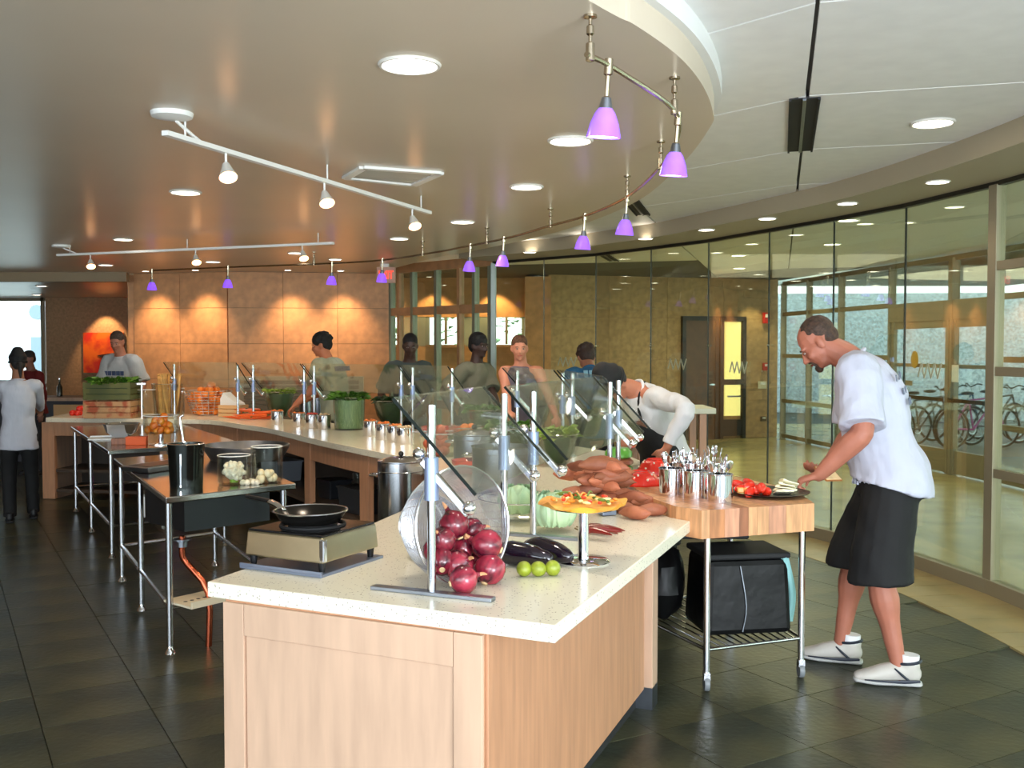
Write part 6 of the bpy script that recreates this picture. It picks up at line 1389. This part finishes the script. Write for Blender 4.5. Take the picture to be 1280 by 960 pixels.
    for h_, k, an in legs:
        if pantlen == 'short': g.limb([h_ + Vector((0, 0, 0.02)), h_.lerp(k, 0.4), h_.lerp(k, 0.9), k + Vector((0, -0.005, -0.035))], [0.105 * bw ** .6, 0.112 * bw ** .8, 0.118 * bw ** .9, 0.124 * bw], seg=16, dome=False)
        else: g.limb([h_ + Vector((0, 0, 0.02)), h_.lerp(k, 0.4), k, k.lerp(an, 0.5), an + Vector((0, 0, -0.03))], [0.10, 0.092, 0.076, 0.068, 0.066], seg=14, dome=False)
    mk('shorts' if pantlen == 'short' else 'trousers', g, pm, root, remesh=max(voxel, 0.010), sm=3, disp=0.015, dscale=0.12)
    # ---- shoes
    for i, (h_, k, an) in enumerate(legs):
        b = thing_part('shoe', root, an, shoe, pantlen == 'short', (feet[i][2] if len(feet[i]) > 2 else 0.0))
    if apron:
        am = M('apron_cloth', apron, 0.8, bump=0.2, bs=12); g = G()
        rows = []
        g.limb([spine(0.72) + fw * 0.075, spine(0.35) + fw * 0.07, spine(0.05) + Vector((0, 0.05, 0)), Vector((0, 0.07 - hipback, 0.62)), Vector((0, 0.09 - hipback, 0.42))], [(0.10, 0.10), (0.165, 0.115), (0.178, 0.12), (0.19, 0.13), (0.19, 0.13)], side=(1, 0, 0), seg=20, dome=False)
        mk('apron', g, am, root, remesh=0.012, sm=2)
        for sx in (-1, 1):
            g = G(); g.limb([spine(0.60) + fw * 0.15 + Vector((sx * 0.07, 0, 0)), spine(0.88) + fw * 0.10 + Vector((sx * 0.075, 0, 0)), spine(1.0) + Vector((sx * 0.055, 0, 0.015)), spine(0.97) - fw * 0.09], [(0.014, 0.006)] * 4, seg=8); mk('apron_strap', g, am, root)
    return root, spine, fw, dchest, HM
def thing_part(name, root, an, col, sport, yaw):
    R_ = Matrix.Translation(Vector((an.x, an.y, 0))) @ Matrix.Rotation(yaw, 4, 'Z')
    m = M('shoe_%d_%d_%d' % col, col, 0.55, var=0.05)
    g = G(); g.T = R_
    g.limb([(0, -0.065, 0.055), (0, -0.02, 0.065), (0, 0.06, 0.055), (0, 0.13, 0.040), (0, 0.175, 0.034)], [(0.036, 0.042), (0.040, 0.055), (0.044, 0.042), (0.046, 0.030), (0.036, 0.022)], side=(1, 0, 0), seg=16)
    g.limb([(0, -0.04, 0.06), (0, -0.045, 0.11)], [(0.040, 0.050), (0.042, 0.052)], side=(1, 0, 0), dome=False, sub=1)
    sh = mk(name, g, m, root, remesh=0.008, sm=2)
    g = G(); g.T = R_; g.limb([(0, -0.09, 0.014), (0, 0, 0.013), (0, 0.10, 0.013), (0, 0.185, 0.018)], [(0.040, 0.014), (0.041, 0.013), (0.049, 0.013), (0.036, 0.012)], side=(1, 0, 0), seg=14)
    mk('sole', g, M('sole_white', (190, 190, 188), 0.6) if sport else BLACKM, sh)
    if sport:
        dk = M('shoe_trim_dark', (30, 36, 50), 0.5)
        for sx in (-1, 1):
            g = G(); g.T = R_; g.limb([(sx * 0.044, -0.085, 0.035), (sx * 0.048, -0.02, 0.03), (sx * 0.051, 0.06, 0.028), (sx * 0.044, 0.15, 0.028)], [(0.004, 0.006), (0.004, 0.009), (0.004, 0.005), (0.003, 0.003)], seg=6); mk('side_stripe', g, dk, sh)
            g = G(); g.T = R_; g.limb([(sx * 0.044, -0.04, 0.035), (sx * 0.047, -0.01, 0.06), (sx * 0.040, 0.02, 0.085)], [0.006, 0.006, 0.004], seg=6); mk('side_stripe', g, dk, sh)
        g = G(); g.T = R_; g.hoop((0, -0.045, 0.112), 0.042, 0.007, 20, 6, RX(-0.15), ry=0.052); mk('ankle_collar', g, dk, sh)
        g = G(); g.T = R_; g.limb([(0, -0.045, 0.09), (0, -0.048, 0.145)], [(0.038, 0.044), (0.040, 0.044)], side=(1, 0, 0), dome=False, sub=1); mk('sock', g, M('sock_white', (235, 235, 238), 0.9), sh)
        for k in range(4):
            g = G(); g.T = R_; y = 0.03 + k * 0.022; z = 0.094 - k * 0.009; g.limb([(-0.022, y, z - 0.006), (0, y, z + 0.003), (0.022, y, z - 0.006)], [0.003] * 3, seg=6); mk('lace', g, WHITE, sh)
    return sh

# --- tall man making a sandwich at the block
fd = math.atan2(0.30, -0.955) - PI / 2     # his forward (+Y local) points to (-0.955, 0.30)
mx, my = 1.92, 5.04
fwd = Vector((-0.955, 0.30, 0)); rt = Vector((fwd.y, -fwd.x, 0))
man, spn, fwv, dch, HMm = person('tall man in white t-shirt and black shorts building a sandwich', (mx, my), fd, 1.93, lean=(10, 28, 62), head=(-42, 0), hipback=0.0,
    hands=(Vector((1.50, 4.86, 1.035)), Vector((1.63, 5.18, 1.02))), poles=((-0.7, -0.5, -0.9), (0.7, -0.6, -0.9)), feet=((-0.17, -0.03, 0.10), (0.10, 0.22, -0.05)),
    skin=(172, 106, 84), hair=(66, 46, 34), hairstyle='buzz', shirt=(190, 192, 208), sleeve='short', pants=(8, 8, 10), pantlen='short', shoe=(190, 184, 176), build=1.22, voxel=0.0065, goatee=True, curl=(0.75, 0.35), shirtlen=0.0,
    palms=((( 0.2, 0.2, -1), (1, 0.3, 0), (0.25, 1, -0.35)), ((-0.2, 0, 1), (-0.4, 1, 0), (-0.9, 0.6, 0))))
# dark unreadable lettering across the back of the shirt
g = G(); ink = M('shirt_print', (110, 120, 132), 0.8)
for k, (t_, n_) in enumerate(((0.86, 4), (0.72, 7), (0.60, 6), (0.50, 5))):
    for j in range(n_):
        u = (j - (n_ - 1) / 2) * 0.045; c = spn(t_) - fwv * (0.168 + 0.0 * k) + Vector((u, 0.0, 0)); c += fwv * (abs(u) ** 2) * 1.6
        g.box(c, (0.028, 0.004, 0.03 if k else 0.02), RX(-0.35 + 0.3 * t_))
o = mk('back_print', g, ink, man, smooth=False); o['kind'] = 'stuff'
# --- chef bending over the block
chef_l = Vector((1.02, 6.05)); cf = math.atan2(-0.50, -0.87) - PI / 2
person('bending chef in black beret, white jacket and black apron at the block table', (0.93, 6.42), cf, 1.74, lean=(14, 46, 78), head=(-66, 8), hipback=0.10,
    hands=(Vector((0.93, 5.98, 1.06)), Vector((0.70, 6.15, 1.10))), poles=((-1, 0.1, -0.5), (0.6, -0.6, -0.4)), feet=((-0.12, -0.02), (0.12, 0.04)),
    skin=(176, 112, 84), hair=(30, 22, 18), hairstyle='short', shirt=(200, 200, 200), sleeve='long', pants=(12, 12, 14), build=1.06, voxel=0.009, apron=(8, 8, 9), cap=(8, 8, 9))
# --- chef with her back turned at far left
person('chef with braid, black cap and white jacket, back turned, far left', (-4.72, 9.55), 0.45, 1.60, lean=(2, 6, 14), head=(-12, 10), hands=(Vector((-5.0, 10.0, 1.05)), Vector((-4.75, 10.05, 1.05))),
    feet=((-0.10, -0.05), (0.13, 0.14)), skin=(150, 98, 70), hair=(24, 18, 16), shirt=(190, 190, 198), sleeve='long', pants=(9, 9, 10), voxel=0.012, cap=(10, 10, 12), tail=True, shirtlen=0.12)
# --- man in white printed tee by the painting
w1, sp1, fw1, dc1, _ = person('man in pale grey printed t-shirt behind the breadsticks, beside the painting', (-4.74, 12.25), PI - 0.35, 1.86, lean=(4, 10, 20), head=(-18, 18), hands=(Vector((-4.5, 11.95, 1.0)), Vector((-5.0, 11.98, 1.0))),
    skin=(170, 108, 82), hair=(70, 50, 36), shirt=(180, 180, 178), build=1.1, voxel=0.013, group=None)
g = G(); 
for j in range(5): g.box((-0.12 + j * 0.06, 0, 0), (0.045, 0.008, 0.05))
o = mk('shirt_print', g, M('navy_print', (70, 84, 118), 0.8), w1); c = sp1(0.68) + fw1 * 0.150; o.location = c; o['kind'] = 'stuff'
g = G().prism([(-0.06, -0.05), (0.05, -0.06), (0.07, 0.02), (0.0, 0.05), (-0.05, 0.0)], 0, 0.01); o = mk('chest_motif', g, BLACKM, w1); o.rotation_euler = (PI / 2, 0, 0); o.location = sp1(0.5) + fw1 * 0.148
# --- curly haired man, back three-quarter, reaching down left
w2, sp2, fw2, dc2, _ = person('curly black-haired man in grey tee reaching left over the worktop', (-1.84, 10.52), 1.20, 1.83, lean=(6, 18, 24), head=(-14, 22), hands=(Vector((-2.2, 10.14, 1.08)), Vector((-2.2, 10.5, 1.1))),
    poles=((-0.6, -0.6, -0.4), (0.6, -1, 0)), skin=(176, 108, 76), hair=(16, 13, 13), hairstyle='curly', shirt=(150, 158, 140), build=1.1, voxel=0.012)
g = G()
for j in range(6): g.box((-0.125 + j * 0.05, 0, 0), (0.04, 0.008, 0.05))
o = mk('back_print', g, M('navy_print', (60, 72, 110), 0.8), w2); o.location = sp2(0.76) - fw2 * 0.150; o.rotation_euler = (-0.25, 0, 0); o['kind'] = 'stuff'
# --- worker facing us, dark skin, with dark vest
person('dark-haired worker in grey and black top facing the food station', (-1.07, 10.35), PI + 0.25, 1.80, lean=(4, 10, 16), head=(-14, -6), hands=(Vector((-0.9, 10.12, 1.0)), Vector((-1.3, 10.12, 1.02))),
    skin=(74, 46, 34), hair=(14, 12, 12), shirt=(78, 86, 84), sleeve='short', voxel=0.012)
person('dark-haired worker in faded tee looking right', (-0.38, 9.75), PI + 1.0, 1.79, lean=(2, 6, 10), head=(-4, -10), hands=(Vector((-0.1, 9.45, 1.02)), Vector((-0.55, 9.5, 1.02))),
    skin=(62, 40, 32), hair=(14, 12, 12), hairstyle='afro', shirt=(118, 116, 98), voxel=0.012)
person('woman with tied-back hair in grey tank top, red-cheeked, facing us', (0.10, 9.38), PI - 0.35, 1.77, lean=(2, 8, 14), head=(-6, 24), hands=(Vector((0.40, 8.9, 1.03)), Vector((-0.02, 8.88, 1.03))),
    skin=(214, 142, 112), hair=(96, 60, 38), shirt=(108, 100, 110), sleeve='tank', straps=True, voxel=0.012, bun=True)
w3, sp3, fw3, dc3, _ = person('stooping worker in blue printed tee, back to us, right of the tank-top woman', (0.74, 8.92), 0.15, 1.78, lean=(12, 34, 50), head=(-42, 0), hands=(Vector((0.55, 9.3, 1.0)), Vector((0.85, 9.3, 1.0))),
    skin=(150, 100, 76), hair=(52, 34, 26), hairstyle='curly', shirt=(46, 92, 128), voxel=0.012)
g = G()
for j in range(4): g.box((-0.075 + j * 0.05, 0, 0), (0.038, 0.008, 0.07))
o = mk('back_print', g, M('pale_print', (120, 160, 180), 0.8), w3); o.location = sp3(0.78) - fw3 * 0.145; o.rotation_euler = (-0.5, 0, 0); o['kind'] = 'stuff'
person('distant customer in dark red top beyond the chef at far left', (-6.25, 13.1), 2.6, 1.62, lean=(4, 8, 14), head=(-8, 0), skin=(120, 76, 60), hair=(20, 16, 16), shirt=(96, 30, 30), sleeve='long', voxel=0.02)
